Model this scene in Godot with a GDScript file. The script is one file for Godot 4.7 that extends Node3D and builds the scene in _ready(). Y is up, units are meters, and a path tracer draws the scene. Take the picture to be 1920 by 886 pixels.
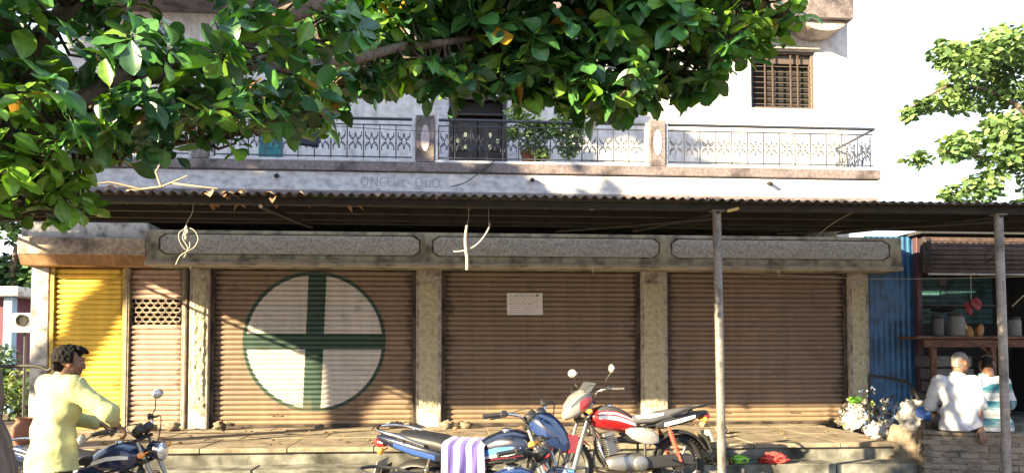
extends Node3D
# A row of shuttered shops under a corrugated awning, seen from across the road.
# x runs along the shop front, z comes out of it towards the road, y is up; metres.

const EYE := Vector3(-0.932, 1.6, 12.4)
var rng := RandomNumberGenerator.new()
var used := {}
var M := {}
var T := {}


# ---------------------------------------------------------------- mesh builder
class Mb:
	var v := PackedVector3Array()
	var n := PackedVector3Array()
	var uv := PackedVector2Array()
	var c := PackedColorArray()
	var tint := Color(1, 1, 1)
	var tinted := false

	func tri(a: Vector3, b: Vector3, d: Vector3, na: Vector3, nb: Vector3, nd: Vector3, ua := Vector2.ZERO, ub := Vector2.ZERO, ud := Vector2.ZERO) -> void:
		if (d - a).cross(b - a).dot(na + nb + nd) < 0.0:
			v.append(a); v.append(d); v.append(b)
			n.append(na); n.append(nd); n.append(nb)
			uv.append(ua); uv.append(ud); uv.append(ub)
		else:
			v.append(a); v.append(b); v.append(d)
			n.append(na); n.append(nb); n.append(nd)
			uv.append(ua); uv.append(ub); uv.append(ud)
		if tinted:
			for i in 3: c.append(tint)

	func quad(a: Vector3, b: Vector3, d: Vector3, e: Vector3, out := Vector3.ZERO) -> void:
		var g := (b - a).cross(e - a)
		if g.length_squared() < 1e-18: g = (d - b).cross(e - d)
		g = g.normalized()
		if out != Vector3.ZERO and g.dot(out) < 0.0: g = -g
		tri(a, b, d, g, g, g, Vector2(0, 0), Vector2(1, 0), Vector2(1, 1))
		tri(a, d, e, g, g, g, Vector2(0, 0), Vector2(1, 1), Vector2(0, 1))

	# a box with chamfered edges
	func box(at: Vector3, size: Vector3, bas := Basis.IDENTITY, bev := 0.004) -> void:
		var h := size * 0.5
		var b := minf(bev, minf(h.x, minf(h.y, h.z)) * 0.45)
		var P := func(sx: float, sy: float, sz: float, ax: int) -> Vector3:
			var q := Vector3(sx * h.x, sy * h.y, sz * h.z)
			if ax != 0: q.x -= sx * b
			if ax != 1: q.y -= sy * b
			if ax != 2: q.z -= sz * b
			return at + bas * q
		for s in [-1.0, 1.0]:
			quad(P.call(s, -1, -1, 0), P.call(s, 1, -1, 0), P.call(s, 1, 1, 0), P.call(s, -1, 1, 0), bas * Vector3(s, 0, 0))
			quad(P.call(-1, s, -1, 1), P.call(1, s, -1, 1), P.call(1, s, 1, 1), P.call(-1, s, 1, 1), bas * Vector3(0, s, 0))
			quad(P.call(-1, -1, s, 2), P.call(1, -1, s, 2), P.call(1, 1, s, 2), P.call(-1, 1, s, 2), bas * Vector3(0, 0, s))
			if bev <= 0.0: continue
			for t in [-1.0, 1.0]:
				quad(P.call(s, t, -1, 0), P.call(s, t, 1, 0), P.call(s, t, 1, 1), P.call(s, t, -1, 1), bas * Vector3(s, t, 0))
				quad(P.call(s, -1, t, 0), P.call(s, 1, t, 0), P.call(s, 1, t, 2), P.call(s, -1, t, 2), bas * Vector3(s, 0, t))
				quad(P.call(-1, s, t, 1), P.call(1, s, t, 1), P.call(1, s, t, 2), P.call(-1, s, t, 2), bas * Vector3(0, s, t))
				for w in [-1.0, 1.0]:
					var g: Vector3 = (bas * Vector3(s, t, w)).normalized()
					tri(P.call(s, t, w, 0), P.call(s, t, w, 1), P.call(s, t, w, 2), g, g, g)

	# box between two corners
	func bb(lo: Vector3, hi: Vector3, bev := 0.004) -> void:
		box((lo + hi) * 0.5, hi - lo, Basis.IDENTITY, bev)

	# rows of points, smooth normals; ring = every row closes on itself
	func grid(rows: Array, ring := false, out_hint := Vector3.ZERO) -> void:
		var nr := rows.size()
		var nc: int = rows[0].size()
		var nn := []
		for i in nr:
			var row := PackedVector3Array()
			row.resize(nc)
			nn.append(row)
		var cols := nc if ring else nc - 1
		for i in nr - 1:
			for j in cols:
				var k := (j + 1) % nc
				var g: Vector3 = (rows[i + 1][j] - rows[i][k]).cross(rows[i + 1][k] - rows[i][j])
				if out_hint != Vector3.ZERO and g.dot(out_hint) < 0.0: g = -g
				nn[i][j] += g; nn[i][k] += g; nn[i + 1][j] += g; nn[i + 1][k] += g
		for i in nr:
			for j in nc:
				nn[i][j] = nn[i][j].normalized()
		for i in nr - 1:
			for j in cols:
				var k := (j + 1) % nc
				var u0 := Vector2(float(i) / (nr - 1), float(j) / cols)
				var u1 := Vector2(float(i + 1) / (nr - 1), float(j) / cols)
				var u2 := Vector2(float(i + 1) / (nr - 1), float(j + 1) / cols)
				var u3 := Vector2(float(i) / (nr - 1), float(j + 1) / cols)
				tri(rows[i][j], rows[i + 1][j], rows[i + 1][k], nn[i][j], nn[i + 1][j], nn[i + 1][k], u0, u1, u2)
				tri(rows[i][j], rows[i + 1][k], rows[i][k], nn[i][j], nn[i + 1][k], nn[i][k], u0, u2, u3)

	func fan(row: PackedVector3Array, out: Vector3) -> void:
		var m := Vector3.ZERO
		for p in row: m += p
		m /= row.size()
		out = out.normalized()
		for j in row.size():
			tri(m, row[j], row[(j + 1) % row.size()], out, out, out)

	func tube(pts: Array, rad: Variant, seg := 8, caps := true) -> void:
		var rows := []
		var up := Vector3.UP
		var last := pts.size() - 1
		var d0: Vector3 = (pts[1] - pts[0]).normalized()
		if absf(d0.dot(up)) > 0.9: up = Vector3.RIGHT
		var side := d0.cross(up).normalized()
		for i in pts.size():
			var d: Vector3 = (pts[mini(i + 1, last)] - pts[maxi(i - 1, 0)]).normalized()
			side = (side - d * side.dot(d)).normalized()
			var other := side.cross(d)
			var r: float = rad[i] if rad is Array or rad is PackedFloat32Array else rad
			var row := PackedVector3Array()
			for j in seg:
				var a := TAU * j / seg
				row.append(pts[i] + (side * cos(a) + other * sin(a)) * r)
			rows.append(row)
		grid(rows, true)
		if caps:
			fan(rows[0], pts[0] - pts[1])
			fan(rows[last], pts[last] - pts[last - 1])

	# profile of (radius, along) turned about axis z of the basis
	func lathe(prof: Array, at: Vector3, bas := Basis.IDENTITY, seg := 20) -> void:
		var rows := []
		for p in prof:
			var row := PackedVector3Array()
			for j in seg:
				var a := TAU * j / seg
				row.append(at + bas * Vector3(cos(a) * p.x, sin(a) * p.x, p.y))
			rows.append(row)
		grid(rows, true)

	# rings across x: [x, centre y, centre z, half width z, half height y, squareness]
	func loft(secs: Array, seg := 20, a0 := 0.0, a1 := TAU, grow := 0.0, capped := true) -> void:
		var rows := []
		var whole := a1 - a0 > TAU - 0.01
		var m := seg if whole else seg + 1
		for s in secs:
			var row := PackedVector3Array()
			for j in m:
				var a := a0 + (a1 - a0) * j / seg
				var e: float = 2.0 / s[5]
				var cz: float = signf(cos(a)) * pow(absf(cos(a)), e) * (s[3] + grow)
				var cy: float = signf(sin(a)) * pow(absf(sin(a)), e) * (s[4] + grow)
				row.append(Vector3(s[0], s[1] + cy, s[2] + cz))
			rows.append(row)
		grid(rows, whole)
		if whole and capped:
			fan(rows[0], rows[0][0] - rows[1][0] + Vector3(-1e-3 * signf(secs[1][0] - secs[0][0]), 0, 0))
			fan(rows[-1], Vector3(signf(secs[-1][0] - secs[-2][0]), 0, 0))

	func ball(at: Vector3, r: Vector3, bas := Basis.IDENTITY, seg := 14, rings := 8) -> void:
		var rows := []
		for i in rings + 1:
			var t := PI * i / rings
			var row := PackedVector3Array()
			for j in seg:
				var a := TAU * j / seg
				row.append(at + bas * (Vector3(sin(t) * cos(a), cos(t), sin(t) * sin(a)) * r))
			rows.append(row)
		grid(rows, true)

	# polygon in the basis' xy plane pushed out along its z
	func prism(poly: PackedVector2Array, at: Vector3, depth: float, bas := Basis.IDENTITY) -> void:
		var idx := Geometry2D.triangulate_polygon(poly)
		var zf := bas.z.normalized()
		for k in range(0, idx.size(), 3):
			var p := []
			for m in 3:
				p.append(at + bas * Vector3(poly[idx[k + m]].x, poly[idx[k + m]].y, 0))
			var off := bas * Vector3(0, 0, depth)
			tri(p[0] + off, p[1] + off, p[2] + off, zf, zf, zf)
			tri(p[0], p[1], p[2], -zf, -zf, -zf)
		var ccw := not Geometry2D.is_polygon_clockwise(poly)
		for k in poly.size():
			var a := poly[k]
			var b := poly[(k + 1) % poly.size()]
			var e := b - a
			var o := Vector3(e.y, -e.x, 0) if ccw else Vector3(-e.y, e.x, 0)
			quad(at + bas * Vector3(a.x, a.y, 0), at + bas * Vector3(b.x, b.y, 0), at + bas * Vector3(b.x, b.y, depth), at + bas * Vector3(a.x, a.y, depth), bas * o)

	func mesh() -> ArrayMesh:
		var arr := []
		arr.resize(Mesh.ARRAY_MAX)
		arr[Mesh.ARRAY_VERTEX] = v
		arr[Mesh.ARRAY_NORMAL] = n
		arr[Mesh.ARRAY_TEX_UV] = uv
		if tinted: arr[Mesh.ARRAY_COLOR] = c
		var am := ArrayMesh.new()
		am.add_surface_from_arrays(Mesh.PRIMITIVE_TRIANGLES, arr)
		return am


# ---------------------------------------------------------------- smooth bodies: distance fields meshed as surface nets
# prims: [a, b, ra, rb] tapered capsules, or [centre, radii, basis] ellipsoids
func skin_mesh(mb: Mb, prims: Array, cell: float, k: float, mod = null) -> void:
	var lo := Vector3(1e9, 1e9, 1e9)
	var hi := -lo
	var boxes := []
	for p in prims:
		var a: Vector3
		var b: Vector3
		if p.size() == 4:
			var r: float = maxf(p[2], p[3])
			a = p[0].min(p[1]) - Vector3.ONE * r
			b = p[0].max(p[1]) + Vector3.ONE * r
		else:
			var r3: float = maxf(p[1].x, maxf(p[1].y, p[1].z))
			a = p[0] - Vector3.ONE * r3
			b = p[0] + Vector3.ONE * r3
		boxes.append([a, b])
		lo = lo.min(a); hi = hi.max(b)
	lo -= Vector3.ONE * cell * 3.0
	hi += Vector3.ONE * cell * 3.0
	var nx := int((hi.x - lo.x) / cell) + 2
	var ny := int((hi.y - lo.y) / cell) + 2
	var nz := int((hi.z - lo.z) / cell) + 2
	var f := PackedFloat32Array()
	f.resize(nx * ny * nz)
	f.fill(0.3)
	var sx := 1
	var sy := nx
	var sz := nx * ny
	for q in prims.size():
		var p = prims[q]
		var m := k + cell * 2.0
		var i0 := Vector3i(((boxes[q][0] - lo) - Vector3.ONE * m) / cell).clamp(Vector3i.ZERO, Vector3i(nx - 1, ny - 1, nz - 1))
		var i1 := Vector3i(((boxes[q][1] - lo) + Vector3.ONE * m) / cell + Vector3.ONE).clamp(Vector3i.ZERO, Vector3i(nx - 1, ny - 1, nz - 1))
		var cap: bool = p.size() == 4
		var a: Vector3 = p[0]
		var ba := Vector3.ZERO
		var l2 := 1.0
		var ra := 0.0
		var dr := 0.0
		var rr := Vector3.ONE
		var r2 := Vector3.ONE
		var inv := Basis.IDENTITY
		if cap:
			ba = p[1] - p[0]
			l2 = maxf(ba.length_squared(), 1e-9)
			ra = p[2]
			dr = p[3] - p[2]
		else:
			rr = p[1]
			r2 = rr * rr
			inv = p[2].inverse()
		for z in range(i0.z, i1.z + 1):
			for y in range(i0.y, i1.y + 1):
				var at := lo + Vector3(i0.x, y, z) * cell - a
				var id := i0.x + y * sy + z * sz
				for x in range(i0.x, i1.x + 1):
					var d: float
					if cap:
						var h := clampf(at.dot(ba) / l2, 0.0, 1.0)
						d = (at - ba * h).length() - ra - dr * h
					else:
						var l := inv * at
						var k0 := (l / rr).length()
						d = k0 * (k0 - 1.0) / maxf((l / r2).length(), 1e-5) if k0 > 0.02 else -0.05
					var old := f[id]
					var w := maxf(k - absf(old - d), 0.0)
					f[id] = minf(old, d) - w * w * 0.25 / k
					id += 1
					at.x += cell
	if mod != null:
		for z in nz:
			for y in ny:
				for x in nx:
					var id := x + y * sy + z * sz
					if absf(f[id]) < cell * 3.0 + 0.03:
						f[id] = mod.call(lo + Vector3(x, y, z) * cell, f[id])
	var vid := PackedInt32Array()
	vid.resize(f.size())
	vid.fill(-1)
	var pos := PackedVector3Array()
	var nor := PackedVector3Array()
	for z in nz - 1:
		for y in ny - 1:
			for x in nx - 1:
				var id := x + y * sy + z * sz
				var f0 := f[id]; var f1 := f[id + 1]; var f2 := f[id + sy]; var f3 := f[id + sy + 1]
				var f4 := f[id + sz]; var f5 := f[id + sz + 1]; var f6 := f[id + sz + sy]; var f7 := f[id + sz + sy + 1]
				var inside := int(f0 < 0) + int(f1 < 0) + int(f2 < 0) + int(f3 < 0) + int(f4 < 0) + int(f5 < 0) + int(f6 < 0) + int(f7 < 0)
				if inside == 0 or inside == 8: continue
				var s := Vector3.ZERO
				var cnt := 0
				var ff := [f0, f1, f2, f3, f4, f5, f6, f7]
				for e in EDGES:
					var u: float = ff[e[0]]
					var w: float = ff[e[1]]
					if (u < 0) != (w < 0):
						s += CORNERS[e[0]].lerp(CORNERS[e[1]], u / (u - w))
						cnt += 1
				vid[id] = pos.size()
				pos.append(lo + (Vector3(x, y, z) + s / cnt) * cell)
				nor.append(Vector3(f1 + f3 + f5 + f7 - f0 - f2 - f4 - f6, f2 + f3 + f6 + f7 - f0 - f1 - f4 - f5, f4 + f5 + f6 + f7 - f0 - f1 - f2 - f3).normalized())
	for z in range(1, nz - 1):
		for y in range(1, ny - 1):
			for x in range(1, nx - 1):
				var id := x + y * sy + z * sz
				var s0 := f[id] < 0
				for ax in 3:
					var st: int = [sx, sy, sz][ax]
					if (f[id + st] < 0) == s0: continue
					var t1: int = [sy, sz, sx][ax]
					var t2: int = [sz, sx, sy][ax]
					var a := vid[id]; var b := vid[id - t1]; var d := vid[id - t1 - t2]; var e := vid[id - t2]
					if a < 0 or b < 0 or d < 0 or e < 0: continue
					mb.tri(pos[a], pos[b], pos[d], nor[a], nor[b], nor[d])
					mb.tri(pos[a], pos[d], pos[e], nor[a], nor[d], nor[e])

const CORNERS := [Vector3(0, 0, 0), Vector3(1, 0, 0), Vector3(0, 1, 0), Vector3(1, 1, 0), Vector3(0, 0, 1), Vector3(1, 0, 1), Vector3(0, 1, 1), Vector3(1, 1, 1)]
const EDGES := [[0, 1], [2, 3], [4, 5], [6, 7], [0, 2], [1, 3], [4, 6], [5, 7], [0, 4], [1, 5], [2, 6], [3, 7]]


# ---------------------------------------------------------------- naming
func put(o: Node3D, called: String, parent: Node) -> void:
	var key := str(parent.get_instance_id()) + called
	var k: int = used.get(key, 0)
	used[key] = k + 1
	o.name = called if k == 0 else "%s_%03d" % [called, k]
	parent.add_child(o, true)

func tag(o: Node, label: String, category: String, group := "") -> void:
	o.set_meta("label", label)
	o.set_meta("category", category)
	if group: o.set_meta("group", group)

func thing(called: String, label: String, category: String, at := Vector3.ZERO, turn := 0.0, group := "") -> Node3D:
	var o := Node3D.new()
	put(o, called, self)
	o.position = at
	o.rotation.y = turn
	tag(o, label, category, group)
	return o

func part(called: String, shape: Variant, mat: Material, parent: Node = self, at := Vector3.ZERO) -> MeshInstance3D:
	var o := MeshInstance3D.new()
	o.mesh = shape.mesh() if shape is Mb else shape
	o.material_override = mat
	o.position = at
	put(o, called, parent)
	return o

func struct(called: String, shape: Variant, mat: Material) -> MeshInstance3D:
	var o := part(called, shape, mat)
	o.set_meta("kind", "structure")
	return o

func holder(called: String, parent: Node) -> Node3D:
	var o := Node3D.new()
	put(o, called, parent)
	return o

func many(called: String, mesh: Mesh, mat: Material, xf: Array, cols: Array, parent: Node = self) -> MultiMeshInstance3D:
	var mm := MultiMesh.new()
	mm.transform_format = MultiMesh.TRANSFORM_3D
	mm.use_colors = true
	mm.mesh = mesh
	mm.instance_count = xf.size()
	for i in xf.size():
		mm.set_instance_transform(i, xf[i])
		mm.set_instance_color(i, cols[i])
	var o := MultiMeshInstance3D.new()
	o.multimesh = mm
	o.material_override = mat
	o.set_meta("kind", "stuff")
	put(o, called, parent)
	return o


# ---------------------------------------------------------------- materials
func noise_tex(freq: float, oct: int, stops: Array, seed_ := 1, size := 512, kind := FastNoiseLite.TYPE_SIMPLEX_SMOOTH) -> NoiseTexture2D:
	var nz := FastNoiseLite.new()
	nz.seed = seed_
	nz.noise_type = kind
	nz.frequency = freq
	nz.fractal_octaves = oct
	var g := Gradient.new()
	g.offsets = PackedFloat32Array(range(stops.size()).map(func(i): return float(i) / (stops.size() - 1)))
	g.colors = PackedColorArray(stops.map(func(s): return s if s is Color else Color(s, s, s)))
	var t := NoiseTexture2D.new()
	t.width = size
	t.height = size
	t.seamless = true
	t.noise = nz
	t.color_ramp = g
	return t

# real-world (linear) base colour
func lin(r: float, g: float, b: float) -> Color:
	return Color(r, g, b).linear_to_srgb()

func mat(col: Color, rough := 0.8, o := {}) -> StandardMaterial3D:
	var m := StandardMaterial3D.new()
	m.albedo_color = col
	m.roughness = rough
	m.metallic = o.get("metal", 0.0)
	m.metallic_specular = o.get("spec", 0.5)
	m.cull_mode = BaseMaterial3D.CULL_DISABLED
	if o.has("tex"):
		m.albedo_texture = o.tex
		if not o.get("by_uv", false):
			m.uv1_triplanar = true
			m.uv1_world_triplanar = o.get("world", false)
			var s = o.get("scale", 1.0)
			m.uv1_scale = s if s is Vector3 else Vector3.ONE * s
	if o.has("over"):
		m.detail_enabled = true
		m.detail_blend_mode = BaseMaterial3D.BLEND_MODE_MUL
		m.detail_albedo = o.over
		m.detail_uv_layer = BaseMaterial3D.DETAIL_UV_2
		m.uv2_triplanar = true
		m.uv2_world_triplanar = o.get("world", false)
		var s2 = o.get("over_scale", 0.3)
		m.uv2_scale = s2 if s2 is Vector3 else Vector3.ONE * s2
	if o.has("bump"):
		m.heightmap_enabled = true
		m.heightmap_texture = o.bump
		m.heightmap_scale = o.get("bump_cm", 0.5)
		if not o.has("tex") and not o.get("by_uv", false):
			m.uv1_triplanar = true
			m.uv1_world_triplanar = o.get("world", false)
			var s3 = o.get("scale", 1.0)
			m.uv1_scale = s3 if s3 is Vector3 else Vector3.ONE * s3
	if o.has("rough_tex"):
		m.roughness_texture = o.rough_tex
	if o.has("coat"):
		m.clearcoat_enabled = true
		m.clearcoat = o.coat
		m.clearcoat_roughness = o.get("coat_rough", 0.1)
	if o.has("back"):
		m.backlight_enabled = true
		m.backlight = o.back
	if o.has("sheen"):
		m.rim_enabled = true
		m.rim = o.sheen
		m.rim_tint = 0.6
	if o.has("vcol"):
		m.vertex_color_use_as_albedo = true
	return m

func materials() -> void:
	T.fine = noise_tex(0.035, 4, [0.7, 0.86, 1.0], 3)
	T.plain = noise_tex(0.02, 5, [0.82, 0.94, 1.0, 1.0], 4)
	T.grain = noise_tex(0.16, 3, [0.62, 0.85, 1.0], 5)
	T.blot = noise_tex(0.009, 5, [0.48, 0.74, 0.95, 1.0, 1.0], 8)
	T.stain = noise_tex(0.007, 6, [0.28, 0.5, 0.9, 1.0, 1.0], 21)
	T.streak = noise_tex(0.02, 4, [0.78, 0.92, 1.0, 1.0], 13)
	T.lump = noise_tex(0.03, 3, [0.0, 1.0], 31)
	T.fold = noise_tex(0.012, 3, [0.0, 1.0], 41)
	T.cell = noise_tex(0.05, 2, [0.0, 1.0], 51, 512, FastNoiseLite.TYPE_CELLULAR)
	T.rust = noise_tex(0.011, 6, [Color(0.30, 0.23, 0.20), Color(0.45, 0.40, 0.37), Color(0.62, 0.59, 0.57), Color(0.74, 0.73, 0.72)], 61)
	T.bark = noise_tex(0.02, 5, [Color(0.22, 0.19, 0.17), Color(0.45, 0.41, 0.37), Color(0.6, 0.56, 0.51)], 71)
	T.stone = noise_tex(0.012, 6, [Color(0.5, 0.47, 0.43), Color(0.72, 0.68, 0.63), Color(0.82, 0.78, 0.73), Color(0.9, 0.87, 0.82)], 81)
	T.dirt = noise_tex(0.006, 6, [Color(0.34, 0.27, 0.2), Color(0.5, 0.42, 0.33), Color(0.6, 0.53, 0.44)], 91)
	T.concrete = noise_tex(0.008, 6, [Color(0.2, 0.2, 0.18), Color(0.38, 0.38, 0.36), Color(0.52, 0.52, 0.5), Color(0.57, 0.57, 0.56)], 101)
	T.wood = noise_tex(0.02, 5, [Color(0.24, 0.16, 0.11), Color(0.4, 0.29, 0.21), Color(0.52, 0.4, 0.3)], 111)
	var W := {"world": true}
	M.white_wall = mat(lin(0.62, 0.6, 0.6), 0.85, {"tex": T.plain, "scale": 0.6, "over": T.plain, "over_scale": Vector3(0.5, 0.12, 0.5), "world": true, "bump": T.lump, "bump_cm": 0.15})
	M.slab_white = mat(lin(0.52, 0.51, 0.54), 0.8, {"tex": T.plain, "scale": 0.8, "over": T.streak, "over_scale": Vector3(0.4, 0.9, 0.4), "world": true, "bump": T.lump, "bump_cm": 0.2})
	M.mauve = mat(lin(0.25, 0.205, 0.21), 0.8, {"tex": T.fine, "scale": 0.9, "over": T.blot, "over_scale": 0.5, "world": true})
	M.lilac = mat(lin(0.55, 0.46, 0.5), 0.8, {"tex": T.fine, "scale": 1.5, "world": true})
	M.cream = mat(lin(0.66, 0.56, 0.48), 0.85, {"tex": T.fine, "scale": 0.7, "over": T.blot, "over_scale": 0.35, "world": true, "bump": T.lump, "bump_cm": 0.2})
	M.orange_plaster = mat(lin(0.52, 0.3, 0.16), 0.85, {"tex": T.fine, "scale": 0.7, "over": T.blot, "over_scale": 0.4, "world": true})
	M.concrete = mat(Color(0.92, 0.92, 0.9), 0.9, {"tex": T.concrete, "scale": 0.35, "over": T.grain, "over_scale": 1.2, "world": true, "bump": T.lump, "bump_cm": 0.5})
	M.panel = mat(lin(0.6, 0.61, 0.62), 0.9, {"tex": T.fine, "scale": 1.0, "over": T.plain, "over_scale": Vector3(0.3, 0.9, 0.4), "world": true, "bump": T.lump, "bump_cm": 0.3})
	M.moss = mat(lin(0.4, 0.39, 0.31), 0.95, {"tex": T.plain, "scale": 0.8, "over": T.blot, "over_scale": 0.5, "world": true, "bump": T.lump, "bump_cm": 0.5})
	M.ledge = mat(lin(0.62, 0.56, 0.48), 0.9, {"tex": T.grain, "scale": 0.6, "over": T.blot, "over_scale": Vector3(0.5, 0.5, 0.5), "world": true})
	M.rough_cast = mat(lin(0.66, 0.6, 0.42), 0.95, {"tex": T.grain, "scale": 1.1, "over": T.streak, "over_scale": 0.9, "world": true, "bump": T.cell, "bump_cm": 1.5})
	M.plaster_edge = mat(lin(0.5, 0.45, 0.38), 0.9, {"tex": T.fine, "scale": 1.0, "over": T.blot, "over_scale": 0.8, "world": true, "bump": T.lump, "bump_cm": 0.4})
	M.whitewash = mat(lin(0.72, 0.7, 0.68), 0.9, {"tex": T.grain, "scale": 0.7, "over": T.blot, "over_scale": 0.9, "world": true, "bump": T.lump, "bump_cm": 0.6})
	M.pale_dirty = mat(lin(0.66, 0.63, 0.58), 0.9, {"tex": T.fine, "scale": 0.7, "over": T.blot, "over_scale": 0.7, "world": true, "bump": T.lump, "bump_cm": 0.3})
	M.dark_room = mat(lin(0.014, 0.013, 0.012), 0.9)
	M.shutter_frame = mat(lin(0.1, 0.075, 0.06), 0.7, {"tex": T.fine, "scale": 1.0, "over": T.stain, "over_scale": 0.7, "world": true})
	M.shutter_frame_pale = mat(lin(0.45, 0.36, 0.27), 0.7, {"tex": T.fine, "scale": 1.0, "over": T.blot, "over_scale": 0.7, "world": true})
	M.shutter_frame_yellow = mat(lin(0.78, 0.55, 0.1), 0.6, {"tex": T.fine, "scale": 1.0, "over": T.blot, "over_scale": 0.7, "world": true})
	M.stone_slab = mat(Color(0.76, 0.73, 0.68), 0.9, {"tex": T.stone, "scale": 0.5, "over": T.grain, "over_scale": 0.8, "world": true, "bump": T.lump, "bump_cm": 0.5})
	M.step_grey = mat(Color(0.98, 0.98, 0.96), 0.92, {"tex": T.concrete, "scale": 0.4, "over": T.blot, "over_scale": 0.5, "world": true, "bump": T.lump, "bump_cm": 0.6})
	M.ground = mat(Color(1, 1, 1), 0.95, {"tex": T.dirt, "scale": 0.25, "over": T.grain, "over_scale": 1.0, "world": true, "bump": T.lump, "bump_cm": 1.0})
	M.asphalt = mat(lin(0.065, 0.063, 0.06), 0.92, {"tex": T.grain, "scale": 1.2, "over": T.blot, "over_scale": 0.2, "world": true, "bump": T.grain, "bump_cm": 0.5})
	M.sheet = mat(Color(0.58, 0.61, 0.65), 0.6, {"tex": T.rust, "scale": 0.45, "over": T.fine, "over_scale": 0.8, "world": true, "metal": 0.25})
	M.iron = mat(lin(0.03, 0.026, 0.024), 0.6, {"tex": T.fine, "scale": 1.2, "over": T.blot, "over_scale": 0.8, "world": true})
	M.rust_iron = mat(lin(0.035, 0.03, 0.028), 0.7, {"tex": T.grain, "scale": 1.2, "over": T.blot, "over_scale": 0.8})
	M.post_steel = mat(lin(0.30, 0.27, 0.25), 0.5, {"tex": T.fine, "scale": 1.4, "over": T.blot, "over_scale": 0.7, "world": true, "metal": 0.2})
	M.rail_black = mat(lin(0.03, 0.033, 0.045), 0.5)
	M.blue_sheet = mat(lin(0.035, 0.16, 0.36), 0.45, {"tex": T.fine, "scale": Vector3(1.4, 0.25, 1.4), "over": T.blot, "over_scale": 0.6, "world": true})
	M.teal = mat(lin(0.02, 0.22, 0.24), 0.6, {"tex": T.fine, "scale": 0.8, "world": true})
	M.teal_slat = mat(lin(0.07, 0.2, 0.22), 0.5, {"tex": T.fine, "scale": 0.8, "over": T.blot, "over_scale": 0.5, "world": true})
	M.door_wood = mat(lin(0.1, 0.06, 0.03), 0.5, {"tex": T.wood, "scale": Vector3(1.2, 0.15, 1.2), "world": true})
	M.wood = mat(Color(1, 0.92, 0.88), 0.75, {"tex": T.wood, "scale": Vector3(0.25, 1.4, 1.4), "over": T.fine, "over_scale": 0.8, "world": true})
	M.wood_post = mat(Color(1.0, 0.94, 0.9), 0.8, {"tex": T.wood, "scale": Vector3(1.4, 0.25, 1.4), "over": T.fine, "over_scale": 0.8, "world": true})
	M.brown_slat = mat(lin(0.13, 0.085, 0.075), 0.7, {"tex": T.fine, "scale": 0.8, "over": T.blot, "over_scale": 0.5, "world": true})
	M.window_bar = mat(lin(0.09, 0.055, 0.04), 0.6, {"tex": T.fine, "scale": 1.0, "world": true})
	M.window_bar_dull = mat(lin(0.09, 0.07, 0.06), 0.6)
	M.bark = mat(Color(1, 0.97, 0.95), 0.9, {"tex": T.bark, "scale": Vector3(1.6, 0.5, 1.6), "over": T.grain, "over_scale": 1.5, "bump": T.lump, "bump_cm": 1.2})
	M.twig = mat(lin(0.07, 0.055, 0.035), 0.85)
	M.leaf = mat(Color(1, 1, 1), 0.32, {"vcol": true, "back": Color(0.62, 0.7, 0.14), "spec": 0.5})
	M.far_leaf = mat(Color(1, 1, 1), 0.5, {"vcol": true, "back": Color(0.5, 0.55, 0.2)})
	M.dry_leaf = mat(Color(1, 1, 1), 0.8, {"vcol": true, "back": Color(0.4, 0.3, 0.15)})
	M.cable = mat(lin(0.02, 0.02, 0.02), 0.6)
	M.pale_cable = mat(lin(0.35, 0.33, 0.29), 0.6)
	M.white_plastic = mat(lin(0.42, 0.42, 0.43), 0.5, {"tex": T.fine, "scale": 2.0, "bump": T.fold, "bump_cm": 1.5, "back": Color(0.3, 0.3, 0.3)})
	M.tyre = mat(lin(0.018, 0.018, 0.018), 0.85, {"tex": T.fine, "scale": 2.0})
	M.chrome = mat(lin(0.6, 0.6, 0.6), 0.18, {"metal": 1.0})
	M.alloy = mat(lin(0.38, 0.38, 0.37), 0.4, {"metal": 0.8, "tex": T.fine, "scale": 3.0})
	M.black_metal = mat(lin(0.018, 0.018, 0.02), 0.4)
	M.dark_plastic = mat(lin(0.022, 0.022, 0.024), 0.55)
	M.seat = mat(lin(0.02, 0.02, 0.022), 0.5, {"bump": T.grain, "bump_cm": 0.1, "scale": 4.0})
	M.seat_grey = mat(lin(0.1, 0.1, 0.11), 0.6, {"bump": T.grain, "bump_cm": 0.1, "scale": 4.0})
	M.red_lens = mat(lin(0.5, 0.02, 0.02), 0.2, {"coat": 0.6})
	M.amber_lens = mat(lin(0.7, 0.25, 0.03), 0.2, {"coat": 0.6})
	M.lamp_glass = mat(lin(0.7, 0.72, 0.75), 0.08, {"metal": 0.6})
	M.mirror = mat(lin(0.9, 0.9, 0.9), 0.03, {"metal": 1.0})
	M.plate = mat(lin(0.62, 0.6, 0.5), 0.5, {"tex": T.fine, "scale": 3.0})
	M.hair_black = mat(lin(0.008, 0.007, 0.006), 0.7, {"spec": 0.25, "bump": T.grain, "bump_cm": 0.6, "scale": 3.0})
	M.hair_grey = mat(lin(0.24, 0.23, 0.21), 0.7, {"tex": T.grain, "scale": 3.0, "bump": T.grain, "bump_cm": 0.6})
	M.skin = mat(lin(0.24, 0.12, 0.075), 0.5, {"tex": T.fine, "scale": 2.0})
	M.skin_dark = mat(lin(0.15, 0.075, 0.048), 0.5, {"tex": T.fine, "scale": 2.0})
	M.eye = mat(lin(0.5, 0.48, 0.45), 0.2)
	M.trousers = mat(lin(0.03, 0.03, 0.035), 0.85, {"tex": T.fine, "scale": 2.0})
	M.jeans = mat(lin(0.05, 0.14, 0.3), 0.85, {"tex": T.fine, "scale": 2.0})
	M.grey_trousers = mat(lin(0.1, 0.1, 0.1), 0.85, {"tex": T.fine, "scale": 2.0})
	M.shoe = mat(lin(0.03, 0.02, 0.015), 0.6)
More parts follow.
